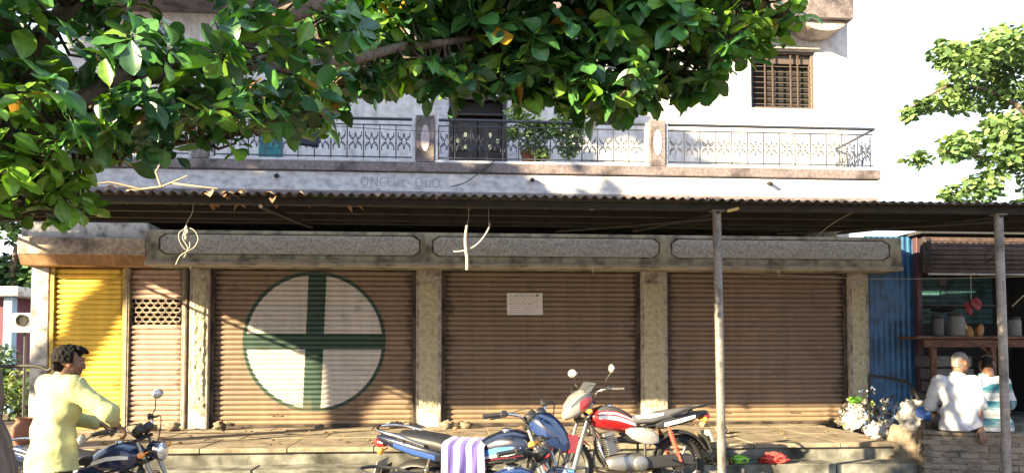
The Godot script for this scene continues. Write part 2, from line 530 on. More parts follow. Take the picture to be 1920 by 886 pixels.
	M.shirt_yellow = mat(lin(0.37, 0.38, 0.18), 0.85, {"tex": T.plain, "scale": 1.0, "bump": T.fold, "bump_cm": 1.1, "sheen": 0.2})
	M.shirt_white = mat(lin(0.44, 0.45, 0.49), 0.85, {"tex": T.plain, "scale": 1.2, "bump": T.fold, "bump_cm": 0.6})
	M.cloth_red = mat(lin(0.6, 0.06, 0.05), 0.85, {"bump": T.fold, "bump_cm": 1.5, "scale": 2.0})
	M.green_bag = mat(lin(0.2, 0.5, 0.05), 0.5, {"bump": T.fold, "bump_cm": 1.5, "scale": 2.0})
	M.blue_bag = mat(lin(0.06, 0.16, 0.5), 0.5, {"bump": T.fold, "bump_cm": 1.5, "scale": 2.0})
	M.sand = mat(lin(0.3, 0.24, 0.18), 0.95, {"tex": T.grain, "scale": 1.0, "over": T.blot, "over_scale": 0.8, "bump": T.lump, "bump_cm": 2.0})
	M.glass = mat(Color(0.8, 0.85, 0.85, 0.2), 0.05)
	M.glass.transparency = BaseMaterial3D.TRANSPARENCY_ALPHA
	M.pot = mat(lin(0.3, 0.12, 0.07), 0.85, {"tex": T.fine, "scale": 2.0})
	M.red_pack = mat(lin(0.2, 0.015, 0.03), 0.4)
	M.orange_pack = mat(lin(0.3, 0.14, 0.03), 0.4)
	M.white_pack = mat(lin(0.55, 0.55, 0.52), 0.5, {"tex": T.cell, "scale": 4.0})
	M.petal = mat(lin(0.85, 0.8, 0.45), 0.6)
	M.navy = mat(lin(0.01, 0.015, 0.04), 0.7)


func _ready() -> void:
	rng.seed = 20240
	# ---------- camera, sky, sun, exposure
	var cam := Camera3D.new()
	cam.name = "camera"
	add_child(cam)
	cam.position = EYE
	cam.rotation_degrees = Vector3(2.2, -4.3, 0)
	cam.projection = Camera3D.PROJECTION_FRUSTUM
	cam.near = 0.05
	cam.far = 400.0
	cam.size = 0.05 * 886.0 / 1500.0
	cam.frustum_offset = Vector2(0, 0.05 * 155.0 / 1500.0)
	cam.current = true
	var we := WorldEnvironment.new()
	we.name = "world_environment"
	var env := Environment.new()
	var sky := Sky.new()
	var sm := ProceduralSkyMaterial.new()
	sm.sky_top_color = Color(0.74, 0.83, 0.96)
	sm.sky_horizon_color = Color(0.93, 0.94, 0.95)
	sm.sky_curve = 0.22
	sm.ground_horizon_color = Color(0.62, 0.6, 0.56)
	sm.ground_bottom_color = Color(0.3, 0.27, 0.23)
	sm.sun_angle_max = 30.0
	sm.sky_energy_multiplier = 0.67
	sky.sky_material = sm
	env.background_mode = Environment.BG_SKY
	env.sky = sky
	env.tonemap_mode = Environment.TONE_MAPPER_LINEAR
	env.tonemap_exposure = 5.8
	env.sdfgi_enabled = true
	env.ssao_enabled = true
	env.ssil_enabled = true
	we.environment = env
	add_child(we)
	var sun := DirectionalLight3D.new()
	sun.name = "sun"
	sun.light_color = Color(1.0, 0.91, 0.73)
	sun.light_energy = 1.6
	sun.light_angular_distance = 0.5
	sun.shadow_enabled = true
	add_child(sun)
	sun.look_at_from_position(Vector3.ZERO, Vector3(1.55, -0.585, -1.0))

	materials()
	ground()
	shop()
	awning()
	stall()
	brick_wall()
	almond_tree()
	surroundings()
	bikes()
	people()
	clutter()


func ground() -> void:
	var g := Mb.new()
	g.bb(Vector3(-150, -0.3, -150), Vector3(150, 0, 60), 0.0)
	struct("ground", g, M.ground)
	var r := Mb.new()
	r.bb(Vector3(-149, -0.1, 9.3), Vector3(149, 0.006, 16.5), 0.0)
	struct("road", r, M.asphalt)


# ---------------------------------------------------------------- the shop building
func shutter_texture(w: float, h: float, base: Color, seed_: int, cross := false) -> ImageTexture:
	var W := 512
	var H := 384
	var data := PackedByteArray()
	data.resize(W * H * 3)
	var n1 := FastNoiseLite.new()
	n1.seed = seed_
	n1.frequency = 0.9
	n1.fractal_octaves = 4
	var n2 := FastNoiseLite.new()
	n2.seed = seed_ + 7
	n2.frequency = 5.0
	n2.fractal_octaves = 3
	for j in H:
		var y := (1.0 - (j + 0.5) / H) * h
		var lath := floorf(y / 0.0765)
		var reach := 0.07 + 0.22 * maxf(0.0, n2.get_noise_2d(lath * 0.37, 3.0) + 0.12)
		var reach2 := 0.07 + 0.2 * maxf(0.0, n2.get_noise_2d(lath * 0.41, 9.0) + 0.1)
		for i in W:
			var x := (i + 0.5) / W * w
			var col := base
			if cross:
				# a medical cross in a ring, painted on the slats
				var dx := x - 1.49
				var dy := y - 1.27
				var r := sqrt(dx * dx + dy * dy)
				if r < 1.075:
					if r > 1.02 or absf(dy) < 0.118 or absf(dx - dy * 0.035) < 0.135: col = Color(0.026, 0.056, 0.044)
					else: col = Color(0.46, 0.43, 0.41)
			var k := 1.0 + 0.08 * n1.get_noise_2d(x * 0.8, y * 2.5) + 0.14 * n2.get_noise_2d(x * 0.3, y * 9.0)
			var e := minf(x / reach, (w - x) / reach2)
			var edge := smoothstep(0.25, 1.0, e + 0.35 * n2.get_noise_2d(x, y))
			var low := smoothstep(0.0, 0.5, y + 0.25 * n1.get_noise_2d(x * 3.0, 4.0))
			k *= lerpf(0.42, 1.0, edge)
			k *= 1.0 + 0.16 * n1.get_noise_2d(x * 7.0 + 20.0, y * 0.45)
			var spot := n1.get_noise_2d(x * 2.3 + 50.0, y * 3.1)
			if spot > 0.33: k *= 1.0 - (spot - 0.33) * 0.7
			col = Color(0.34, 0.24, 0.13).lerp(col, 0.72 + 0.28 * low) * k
			col = col.linear_to_srgb()
			var id := (j * W + i) * 3
			data[id] = clampi(int(col.r * 255), 0, 255)
			data[id + 1] = clampi(int(col.g * 255), 0, 255)
			data[id + 2] = clampi(int(col.b * 255), 0, 255)
	return ImageTexture.create_from_image(Image.create_from_data(W, H, false, Image.FORMAT_RGB8, data))

func slat(x0: float, x1: float, y: float, p: float, z: float, w: float, h: float, bow: float) -> Mb:
	var mb := Mb.new()
	var dent := []
	for i in 5: dent.append(rng.randf_range(-0.004, 0.003) if rng.randf() < 0.35 else 0.0)
	var prof := [Vector2(0.0, -0.02), Vector2(0.05, 0.0), Vector2(0.18, 0.017), Vector2(0.42, 0.026), Vector2(0.66, 0.02), Vector2(0.82, 0.004), Vector2(0.91, -0.014), Vector2(1.0, -0.04)]
	for k in prof.size() - 1:
		var a: Vector2 = prof[k]
		var b: Vector2 = prof[k + 1]
		var na := Vector3(0, -cos((a.x) * PI) * 0.9, 1).normalized()
		var nb := Vector3(0, -cos((b.x) * PI) * 0.9, 1).normalized()
		for s in 4:
			var f0 := s / 4.0
			var f1 := (s + 1) / 4.0
			var q := []
			for c in [[f0, a, na], [f1, a, na], [f1, b, nb], [f0, b, nb]]:
				var xx := lerpf(x0, x1, c[0])
				var yy: float = y + c[1].x * p
				q.append([Vector3(xx, yy, z + c[1].y + bow * sin(PI * c[0]) + dent[int(round(c[0] * 4.0))]), c[2], Vector2(c[0], 1.0 - (yy - 0.46) / h)])
			mb.tri(q[0][0], q[1][0], q[2][0], q[0][1], q[1][1], q[2][1], q[0][2], q[1][2], q[2][2])
			mb.tri(q[0][0], q[2][0], q[3][0], q[0][1], q[2][1], q[3][1], q[0][2], q[2][2], q[3][2])
	return mb

func shutter(b: Node3D, x0: float, x1: float, m: Material, frame: Material, label: String, gap := Vector2.ZERO) -> void:
	var s := holder("rolling_shutter", b)
	s.set_meta("label", label)
	var h := 2.36
	var n := 31
	var p := h / n
	for k in n:
		var y := 0.46 + k * p
		if gap != Vector2.ZERO and y > gap.x - p * 0.6 and y < gap.y - p * 0.4: continue
		part("slat", slat(x0, x1, y + rng.randf_range(-0.0015, 0.0015), p, -0.03 + rng.randf_range(-0.002, 0.002), x1 - x0, h, rng.randf_range(-0.004, 0.006)), m, s)
	for gx in [[x0 - 0.05, x0 + 0.006], [x1 - 0.006, x1 + 0.05]]:
		var g := Mb.new()
		g.bb(Vector3(gx[0], 0.42, -0.06), Vector3(gx[1], 2.83, 0.02), 0.005)
		part("guide_rail", g, frame, s)
	var foot := Mb.new()
	foot.bb(Vector3(x0 + 0.01, 0.423, -0.05), Vector3(x1 - 0.01, 0.475, -0.012), 0.006)
	part("bottom_bar", foot, frame, s)
	var lk := Mb.new()
	for f in [0.08, 0.92]:
		var x := lerpf(x0, x1, f)
		lk.box(Vector3(x, 0.475, -0.002), Vector3(0.09, 0.03, 0.03), Basis.IDENTITY, 0.006)
		lk.tube([Vector3(x - 0.02, 0.475, 0.015), Vector3(x - 0.02, 0.515, 0.02), Vector3(x + 0.02, 0.515, 0.02), Vector3(x + 0.02, 0.475, 0.015)], 0.006, 6)
	part("lock", lk, M.rust_iron, s)
	for f in [0.3, 0.7]:
		if x1 - x0 < 1.5: break
		var hd := Mb.new()
		var hx := lerpf(x0, x1, f)
		hd.tube([Vector3(hx - 0.07, 0.62, 0.0), Vector3(hx - 0.065, 0.62, 0.035), Vector3(hx + 0.065, 0.62, 0.035), Vector3(hx + 0.07, 0.62, 0.0)], 0.008, 6)
		part("pull_handle", hd, M.rust_iron, s)

func rough_panel(x0: float, x1: float, y0: float, y1: float, z: float) -> Mb:
	var mb := Mb.new()
	var nz := FastNoiseLite.new()
	nz.seed = int(x0 * 100.0)
	nz.frequency = 9.0
	nz.fractal_octaves = 3
	var rows := []
	var nx := 20
	var ny := int((y1 - y0) / 0.017)
	for j in ny + 1:
		var row := PackedVector3Array()
		for i in nx + 1:
			var u := float(i) / nx
			var w := float(j) / ny
			var edge := minf(1.0, minf(minf(u, 1.0 - u) * 8.0, minf(w, 1.0 - w) * 40.0))
			var x := lerpf(x0, x1, u)
			var y := lerpf(y0, y1, w)
			row.append(Vector3(x + nz.get_noise_2d(y * 0.6, x0) * 0.012, y, z + edge * (0.02 + 0.022 * nz.get_noise_2d(x, y))))
		rows.append(row)
	mb.grid(rows)
	return mb

func shop() -> void:
	var b := thing("shop_building", "two storey shop building with brown rolling shutters below and an ironwork balcony above", "building")
	# --- platform and steps
	var core := Mb.new()
	core.bb(Vector3(-7.2, -0.05, -0.4), Vector3(4.85, 0.36, 2.37), 0.01)
	var pl := part("plinth", core, M.step_grey, b)
	var z_rows := [-0.06, 0.36, 1.35, 2.4]
	for r in 3:
		var x := -7.2
		while x < 4.86:
			var w := minf(rng.randf_range(0.95, 1.5), 4.87 - x)
			if 4.87 - (x + w) < 0.35: w = 4.87 - x
			var t := rng.randf_range(-0.005, 0.004)
			var q := Mb.new()
			var over := 0.03 if r == 2 else 0.0
			q.box(Vector3(x + w * 0.5, 0.39 + t - 0.004 * r, (z_rows[r] + z_rows[r + 1] + over) * 0.5), Vector3(w - 0.008, 0.06, z_rows[r + 1] - z_rows[r] + over - 0.008), Basis.from_euler(Vector3(rng.randf_range(-0.003, 0.003), 0, rng.randf_range(-0.003, 0.003))), 0.008)
			part("paving_slab", q, M.stone_slab, pl)
			x += w
	for st in [[0.2, 2.365, 2.82], [0.085, 2.8, 3.22]]:
		var x := -7.2
		while x < 4.86:
			var w := minf(rng.randf_range(1.6, 2.6), 4.87 - x)
			if 4.87 - (x + w) < 0.5: w = 4.87 - x
			var q := Mb.new()
			q.box(Vector3(x + w * 0.5, st[0] * 0.5 - 0.02 + rng.randf_range(-0.006, 0.004), (st[1] + st[2]) * 0.5 + rng.randf_range(-0.01, 0.01)), Vector3(w - 0.012, st[0] + 0.04, st[2] - st[1]), Basis.IDENTITY, 0.014)
			part("step", q, M.step_grey, b)
			x += w
	# --- ground floor walls
	var w0 := Mb.new()
	w0.bb(Vector3(-7.19, 0.36, -0.5), Vector3(5.72, 2.86, -0.2))
	w0.bb(Vector3(-7.19, 0.0, -6.0), Vector3(5.72, 3.95, -5.8))
	w0.bb(Vector3(-7.19, 0.0, -5.8), Vector3(-7.0, 3.95, -0.5))
	w0.bb(Vector3(5.5, 0.0, -5.8), Vector3(5.72, 3.95, -0.5))
	part("wall", w0, M.white_wall, b)
	# --- pillars: left corner, then four rough-cast ones
	var p0 := Mb.new()
	p0.bb(Vector3(-7.185, 0.36, -0.2), Vector3(-6.93, 2.83, 0.02), 0.012)
	part("corner_pillar", p0, M.whitewash, b)
	for px in [[-4.86, -4.57], [-1.48, -1.09], [2.02, 2.44], [5.39, 5.72]]:
		var q := Mb.new()
		q.bb(Vector3(px[0], 0.36, -0.2), Vector3(px[1], 2.84, 0.1), 0.015)
		var pil := part("pillar", q, M.plaster_edge, b)
		var m: float = 0.05
		part("rough_plaster", rough_panel(px[0] + m, px[1] - m, 0.72, 2.64, 0.1), M.rough_cast, pil)
		var wash := Mb.new()
		wash.prism(PackedVector2Array([Vector2(px[0] + 0.012, 0.43), Vector2(px[1] - 0.03, 0.43), Vector2(px[1] - 0.035, 0.58), Vector2(px[1] - 0.06, 0.62), Vector2(px[1] - 0.09, 0.6), Vector2(px[1] - 0.12, 0.64), Vector2(px[0] + 0.13, 0.66), Vector2(px[0] + 0.1, 0.71), Vector2(px[0] + 0.06, 0.69), Vector2(px[0] + 0.03, 0.76), Vector2(px[0] + 0.015, 0.77)]), Vector3(0, 0, 0.099), 0.006)
		part("whitewash_patch", wash, M.whitewash, pil)
	# --- shutters
	var brown := Color(0.195, 0.137, 0.1)
	var tx1 := shutter_texture(2.98, 2.36, brown, 5, true)
	var tx2 := shutter_texture(3.0, 2.36, brown * 0.92, 15)
	var tx3 := shutter_texture(2.9, 2.36, brown * 0.95, 25)
	var tx4 := shutter_texture(0.8, 2.36, Color(0.36, 0.25, 0.2), 35)
	var tx5 := shutter_texture(1.0, 2.36, Color(0.76, 0.52, 0.08), 45)
	var uvm := func(t: Texture2D) -> StandardMaterial3D:
		var m := mat(Color.WHITE, 0.55, {"tex": t, "by_uv": true})
		m.texture_repeat = false
		return m
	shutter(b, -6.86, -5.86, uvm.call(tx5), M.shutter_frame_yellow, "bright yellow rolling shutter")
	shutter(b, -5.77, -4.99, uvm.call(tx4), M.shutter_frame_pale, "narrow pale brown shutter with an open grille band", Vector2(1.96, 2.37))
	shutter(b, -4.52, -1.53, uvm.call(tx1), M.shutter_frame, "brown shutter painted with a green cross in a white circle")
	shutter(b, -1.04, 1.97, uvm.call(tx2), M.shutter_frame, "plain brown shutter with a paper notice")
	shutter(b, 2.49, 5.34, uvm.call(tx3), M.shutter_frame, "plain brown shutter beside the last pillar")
	# grille band of the narrow shutter: rows of rings
	var gr := holder("shutter_grille", b)
	var back := Mb.new()
	back.bb(Vector3(-5.76, 1.93, -0.12), Vector3(-5.0, 2.4, -0.1), 0.0)
	part("dark_backing", back, M.dark_room, gr)
	var ring := Mb.new()
	var pts := []
	for i in 11:
		var a := TAU * i / 10.0
		pts.append(Vector3(cos(a) * 0.052, sin(a) * 0.036, 0))
	ring.tube(pts, 0.009, 5, false)
	var ring_mesh := ring.mesh()
	for j in 6:
		for i in 7:
			var x := -5.70 + i * 0.112 + (0.056 if j % 2 else 0.0)
			if x > -5.03: continue
			part("grille_ring", ring_mesh, M.shutter_frame_pale, gr, Vector3(x, 1.99 + j * 0.07, -0.035))
	for j in 2:
		var bar := Mb.new()
		bar.bb(Vector3(-5.76, 1.935 + j * 0.435, -0.05), Vector3(-5.0, 1.955 + j * 0.435, -0.015))
		part("grille_bar", bar, M.shutter_frame_pale, gr)
	# mullion between the two small shutters, drain pipe
	var mu := Mb.new()
	mu.bb(Vector3(-5.835, 0.36, -0.1), Vector3(-5.79, 2.84, 0.03))
	part("door_post", mu, M.shutter_frame_pale, b)
	var dp := Mb.new()
	dp.tube([Vector3(-4.91, 2.8, 0.06), Vector3(-4.905, 1.6, 0.06), Vector3(-4.91, 0.42, 0.06)], 0.028, 10)
	part("drain_pipe", dp, M.shutter_frame, b)
	var dp2 := Mb.new()
	dp2.tube([Vector3(-4.95, 1.95, 0.02), Vector3(-4.95, 0.44, 0.02)], 0.016, 8)
	part("thin_pipe", dp2, M.pale_dirty, b)
	# --- sign board: a concrete beam with three raised panels
	var beam := Mb.new()
	beam.bb(Vector3(-5.4, 2.83, -0.2), Vector3(6.1, 3.36, 0.36), 0.012)
	var sb := part("sign_board", beam, M.moss, b)
	var face := Mb.new()
	var xs := [[-5.2, -1.42], [-1.22, 2.23], [2.43, 5.9]]
	var mid := 3.15
	var tops := [3.29, 3.29, 3.31]
	for part_ in 2:
		var pg := PackedVector2Array()
		var s := 1.0 if part_ == 0 else -1.0
		pg.append(Vector2(-5.397, mid))
		for k in 3:
			var a: float = xs[k][0] - 0.018
			var e: float = xs[k][1] + 0.018
			var hh: float = 0.16
			pg.append(Vector2(a, mid))
			pg.append(Vector2(a, mid + s * (hh - 0.07)))
			pg.append(Vector2(a + 0.1, mid + s * hh))
			pg.append(Vector2(e - 0.1, mid + s * hh))
			pg.append(Vector2(e, mid + s * (hh - 0.07)))
			pg.append(Vector2(e, mid))
		pg.append(Vector2(6.097, mid))
		pg.append(Vector2(6.097, 3.358 if part_ == 0 else 2.9))
		pg.append(Vector2(-5.397, 3.358 if part_ == 0 else 2.9))
		face.prism(pg, Vector3(0, 0, 0.358), 0.042)
	part("sign_surround", face, M.moss, sb)
	for k in 3:
		var a: float = xs[k][0] + 0.012
		var e: float = xs[k][1] - 0.012
		var pg := PackedVector2Array([Vector2(a, mid - 0.075), Vector2(a + 0.09, mid - 0.135), Vector2(e - 0.09, mid - 0.135), Vector2(e, mid - 0.075), Vector2(e, mid + 0.08), Vector2(e - 0.09, mid + 0.142), Vector2(a + 0.09, mid + 0.142), Vector2(a, mid + 0.08)])
		var q := Mb.new()
		q.prism(pg, Vector3(0, 0, 0.35), 0.052)
		part("sign_panel", q, M.panel, sb)
	var led := Mb.new()
	led.bb(Vector3(-5.4, 2.83, 0.362), Vector3(6.1, 2.895, 0.46), 0.012)
	part("drip_ledge", led, M.ledge, sb)
	# hooks and a bit of conduit on the beam
	var hk := Mb.new()
	for hx in [-4.75, 1.2, 4.1]:
		hk.box(Vector3(hx, 2.81, 0.42), Vector3(0.03, 0.05, 0.03))
		hk.tube([Vector3(hx, 2.79, 0.42), Vector3(hx, 2.75, 0.43), Vector3(hx + 0.02, 2.73, 0.43)], 0.006, 5)
	hk.tube([Vector3(-3.9, 2.91, 0.47), Vector3(-2.6, 2.915, 0.475)], 0.008, 5)
	part("hook", hk, M.pale_dirty, sb)
	# --- plastered corner beam, left of the sign board
	var lb := Mb.new()
	lb.bb(Vector3(-7.2, 2.98, -0.2), Vector3(-5.404, 3.24, 0.4), 0.012)
	var cb := part("corner_beam", lb, M.cream, b)
	var so := Mb.new()
	so.prism(PackedVector2Array([Vector2(-0.2, 2.835), Vector2(0.3, 2.835), Vector2(0.385, 2.977), Vector2(-0.2, 2.977)]), Vector3(-5.41, 0, 0), 1.785, Basis(Vector3(0, 0, 1), Vector3(0, 1, 0), Vector3(-1, 0, 0)))
	part("beam_soffit", so, M.orange_plaster, cb)
	var ub := Mb.new()
	ub.bb(Vector3(-7.2, 3.243, -0.2), Vector3(-5.404, 3.47, 0.3), 0.012)
	part("beam_cap", ub, M.whitewash, cb)
	# --- balcony
	var slab := Mb.new()
	slab.bb(Vector3(-7.25, 3.955, -1.0), Vector3(5.72, 4.25, 0.45), 0.012)
	var sl := part("balcony_slab", slab, M.slab_white, b)
	var band := Mb.new()
	band.bb(Vector3(-7.25, 3.80, -0.2), Vector3(5.72, 3.952, 0.47), 0.012)
	band.bb(Vector3(-7.25, 4.253, 0.2), Vector3(5.74, 4.40, 0.49), 0.012)
	part("trim_band", band, M.mauve, sl)
	var sil := Mb.new()
	sil.bb(Vector3(-7.2, 4.403, 0.25), Vector3(5.7, 4.445, 0.45), 0.008)
	part("sill", sil, M.slab_white, sl)
	var ho := Mb.new()
	for hx in [-3.51, 0.27, 3.95]:
		ho.tube([Vector3(hx, 4.17, 0.4), Vector3(hx, 4.165, 0.5), Vector3(hx, 4.14, 0.56)], 0.03, 8)
	part("spout", ho, M.iron, sl)
	var wr := TextMesh.new()   # faded hand-painted letters
	wr.text = "ONCOn - OuO"
	wr.font = SystemFont.new()
	wr.font.font_names = PackedStringArray(["Droid Sans"])
	wr.font_size = 20
	wr.pixel_size = 0.0095
	wr.depth = 0.002
	part("faded_lettering", wr, mat(lin(0.41, 0.41, 0.44), 0.9, {"tex": T.fine, "scale": 3.0}), sl, Vector3(-1.7, 4.1, 0.4515))
	for px in [[-1.48, -1.2], [2.08, 2.33], [-7.2, -6.95], [-4.75, -4.5]]:
		var q := Mb.new()
		q.bb(Vector3(px[0], 4.403, 0.26), Vector3(px[1], 5.12, 0.47), 0.012)
		var po := part("balcony_post", q, M.mauve, b)
		var lz := Mb.new()
		var xc: float = (px[0] + px[1]) * 0.5
		var pg := PackedVector2Array()
		for i in 24:
			var a := TAU * i / 24.0
			pg.append(Vector2(xc + cos(a) * 0.065, 4.77 + sin(a) * 0.2))
		lz.prism(pg, Vector3(0, 0, 0.465), 0.012)
		part("oval_inset", lz, M.lilac, po)
		var eg := Mb.new()
		eg.bb(Vector3(px[0] - 0.045, 4.45, 0.3), Vector3(px[0] - 0.003, 5.08, 0.44), 0.006)
		eg.bb(Vector3(px[1] + 0.003, 4.45, 0.3), Vector3(px[1] + 0.045, 5.08, 0.44), 0.006)
		part("post_edge", eg, M.slab_white, po)
	# ironwork railings between the posts
	var scroll := Mb.new()
	for s in [-1.0, 1.0]:
		for cc in [[0.115, 1.0], [0.36, -1.0]]:
			var q := []
			for i in 15:
				var t := i / 14.0
				var a := -0.6 + t * 4.9
				var r := 0.072 * (1.0 - 0.62 * t)
				q.append(Vector3(s * (0.09 - 0.045 * t + cos(a) * r * 0.5 - 0.03), cc[0] + cc[1] * (sin(a) * r * 1.25 + 0.035), 0))
			scroll.tube(q, 0.0075, 5)
		var q2 := []
		for i in 12:
			var a := PI * i / 11.0
			q2.append(Vector3(s * (0.1 - sin(a) * 0.068), 0.14 + cos(a) * 0.075 + 0.1, 0))
		scroll.tube(q2, 0.0075, 5)
	var scroll_mesh := scroll.mesh()
	var bal := Mb.new()
	bal.bb(Vector3(-0.008, 0, -0.008), Vector3(0.008, 0.52, 0.008), 0.001)
	bal.ball(Vector3(0, 0.24, 0), Vector3(0.016, 0.02, 0.016), Basis.IDENTITY, 6, 4)
	var bal_mesh := bal.mesh()
	for rp in [[-6.9, -4.81], [-4.44, -1.54], [-1.14, 2.02], [2.39, 5.68]]:
		var rl := holder("balcony_railing", b)
		var q := Mb.new()
		q.tube([Vector3(rp[0], 5.075, 0.37), Vector3(rp[1], 5.075, 0.37)], 0.024, 8)
		part("handrail", q, M.rail_black, rl)
		var q1 := Mb.new()
		q1.bb(Vector3(rp[0], 4.975, 0.36), Vector3(rp[1], 4.992, 0.38), 0.002)
		q1.bb(Vector3(rp[0], 4.488, 0.36), Vector3(rp[1], 4.505, 0.38), 0.002)
		part("rail_bar", q1, M.rail_black, rl)
		var n := int(round((rp[1] - rp[0]) / 0.25))
		for i in n:
			var x := lerpf(rp[0], rp[1], (i + 0.5) / n)
			part("scroll", scroll_mesh, M.rail_black, rl, Vector3(x, 4.5, 0.37))
			part("baluster", bal_mesh, M.rail_black, rl, Vector3(lerpf(rp[0], rp[1], float(i) / n), 4.47, 0.37))
	var ret := holder("balcony_railing", b)
	var rt := Mb.new()
	rt.tube([Vector3(5.7, 5.075, 0.37), Vector3(5.7, 5.07, -0.88)], 0.022, 8)
	part("handrail", rt, M.rail_black, ret)
	for i in 5:
		part("baluster", bal_mesh, M.rail_black, ret, Vector3(5.7, 4.47, 0.25 - i * 0.25))
		var so2 := part("scroll", scroll_mesh, M.rail_black, ret, Vector3(5.7, 4.5, 0.12 - i * 0.25))
		so2.rotation.y = PI / 2
	# --- upper wall with two windows and a door
	var uw := Mb.new()
	var zf := -0.9
	var zb := -1.15
	var cuts := [[-3.05, -1.9, 5.77, 6.8], [-0.98, -0.03, 4.25, 5.86], [4.21, 5.36, 5.77, 6.8]]
	var x := -7.2
	for c in cuts:
		uw.bb(Vector3(x, 4.25, zb), Vector3(c[0], 7.9, zf), 0.0)
		if c[2] > 4.3: uw.bb(Vector3(c[0], 4.25, zb), Vector3(c[1], c[2], zf), 0.0)
		uw.bb(Vector3(c[0], c[3], zb), Vector3(c[1], 7.9, zf), 0.0)
		x = c[1]
	uw.bb(Vector3(x, 4.25, zb), Vector3(5.95, 7.9, zf), 0.0)
	uw.bb(Vector3(5.75, 3.95, -6.0), Vector3(5.95, 7.9, zb), 0.0)
	uw.bb(Vector3(-7.2, 3.95, -6.0), Vector3(-7.0, 7.9, zb), 0.0)
	uw.bb(Vector3(-7.0, 3.95, -6.0), Vector3(5.75, 7.9, -5.8), 0.0)
	part("upper_wall", uw, M.white_wall, b)
	var ce := Mb.new()
	ce.bb(Vector3(-7.2, 3.7, -6.0), Vector3(5.72, 3.95, -1.0), 0.0)
	part("floor_slab", ce, M.concrete, b)
	for c in [cuts[0], cuts[2]]:
		window(b, c[0], c[1], c[2], c[3], zf)
	# door with two leaves and strings of flower dots
	var d := holder("balcony_door", b)
	var fr := Mb.new()
	fr.bb(Vector3(-0.98, 4.25, -1.05), Vector3(-0.92, 5.86, -0.87), 0.006)
	fr.bb(Vector3(-0.09, 4.25, -1.05), Vector3(-0.03, 5.86, -0.87), 0.006)
	fr.bb(Vector3(-0.92, 5.79, -1.05), Vector3(-0.09, 5.86, -0.87), 0.006)
	fr.bb(Vector3(-0.92, 5.53, -1.03), Vector3(-0.09, 5.57, -0.89), 0.006)
	part("frame", fr, M.door_wood, d)
	for s in 2:
		var a := -0.915 + s * 0.415
		var q := Mb.new()
		q.bb(Vector3(a, 4.26, -1.04), Vector3(a + 0.405, 5.525, -1.0), 0.006)
		for yy in [4.36, 4.95]:
			q.bb(Vector3(a + 0.06, yy, -1.002), Vector3(a + 0.345, yy + 0.5, -0.985), 0.008)
		part("door_leaf", q, M.door_wood, d)
		var xc := a + 0.2
		for o in [Vector2(0, 0.1), Vector2(0, -0.1), Vector2(-0.13 if s == 0 else 0.13, 0)]:
			var dots := Mb.new()
			dots.ball(Vector3(xc + o.x, 5.12 + o.y, -0.975), Vector3(0.032, 0.045, 0.012), Basis.IDENTITY, 10, 6)
			part("flower_dot", dots, M.petal, d)
	var tr := Mb.new()
	tr.bb(Vector3(-0.92, 5.572, -1.03), Vector3(-0.09, 5.788, -1.01), 0.0)
	part("transom", tr, M.dark_room, d)
	var pi := Mb.new()
	pi.bb(Vector3(-1.2, 4.25, -0.898), Vector3(-1.0, 5.95, -0.84), 0.008)
	pi.bb(Vector3(-0.01, 4.25, -0.898), Vector3(0.13, 5.95, -0.84), 0.008)
	part("door_surround", pi, M.slab_white, b)
	var tl := Mb.new()
	tl.bb(Vector3(-4.1, 4.25, -0.898), Vector3(-3.72, 5.9, -0.86), 0.008)
	for yy in [4.35, 4.9, 5.4]:
		tl.bb(Vector3(-4.05, yy, -0.862), Vector3(-3.77, yy + 0.42, -0.85), 0.006)
	part("teal_door", tl, M.teal, b)
	# --- eaves at the right end of the roof
	var ea := Mb.new()
	ea.bb(Vector3(-7.5, 7.12, -0.9), Vector3(5.76, 8.3, -0.3), 0.02)
	part("eave_fascia", ea, M.mauve, b)
	var es := Mb.new()
	var pg := PackedVector2Array()
	for i in 13:
		var a := PI + PI * i / 12.0
		pg.append(Vector2(5.32 + cos(a) * 0.36, 7.117 + sin(a) * 0.16))
	es.prism(pg, Vector3(0, 0, -0.895), 0.5)
	part("eave_bracket", es, M.cream, b)
	var rf := Mb.new()
	rf.bb(Vector3(-7.4, 7.9, -6.2), Vector3(5.95, 8.1, -0.9), 0.0)
	part("roof", rf, M.concrete, b)

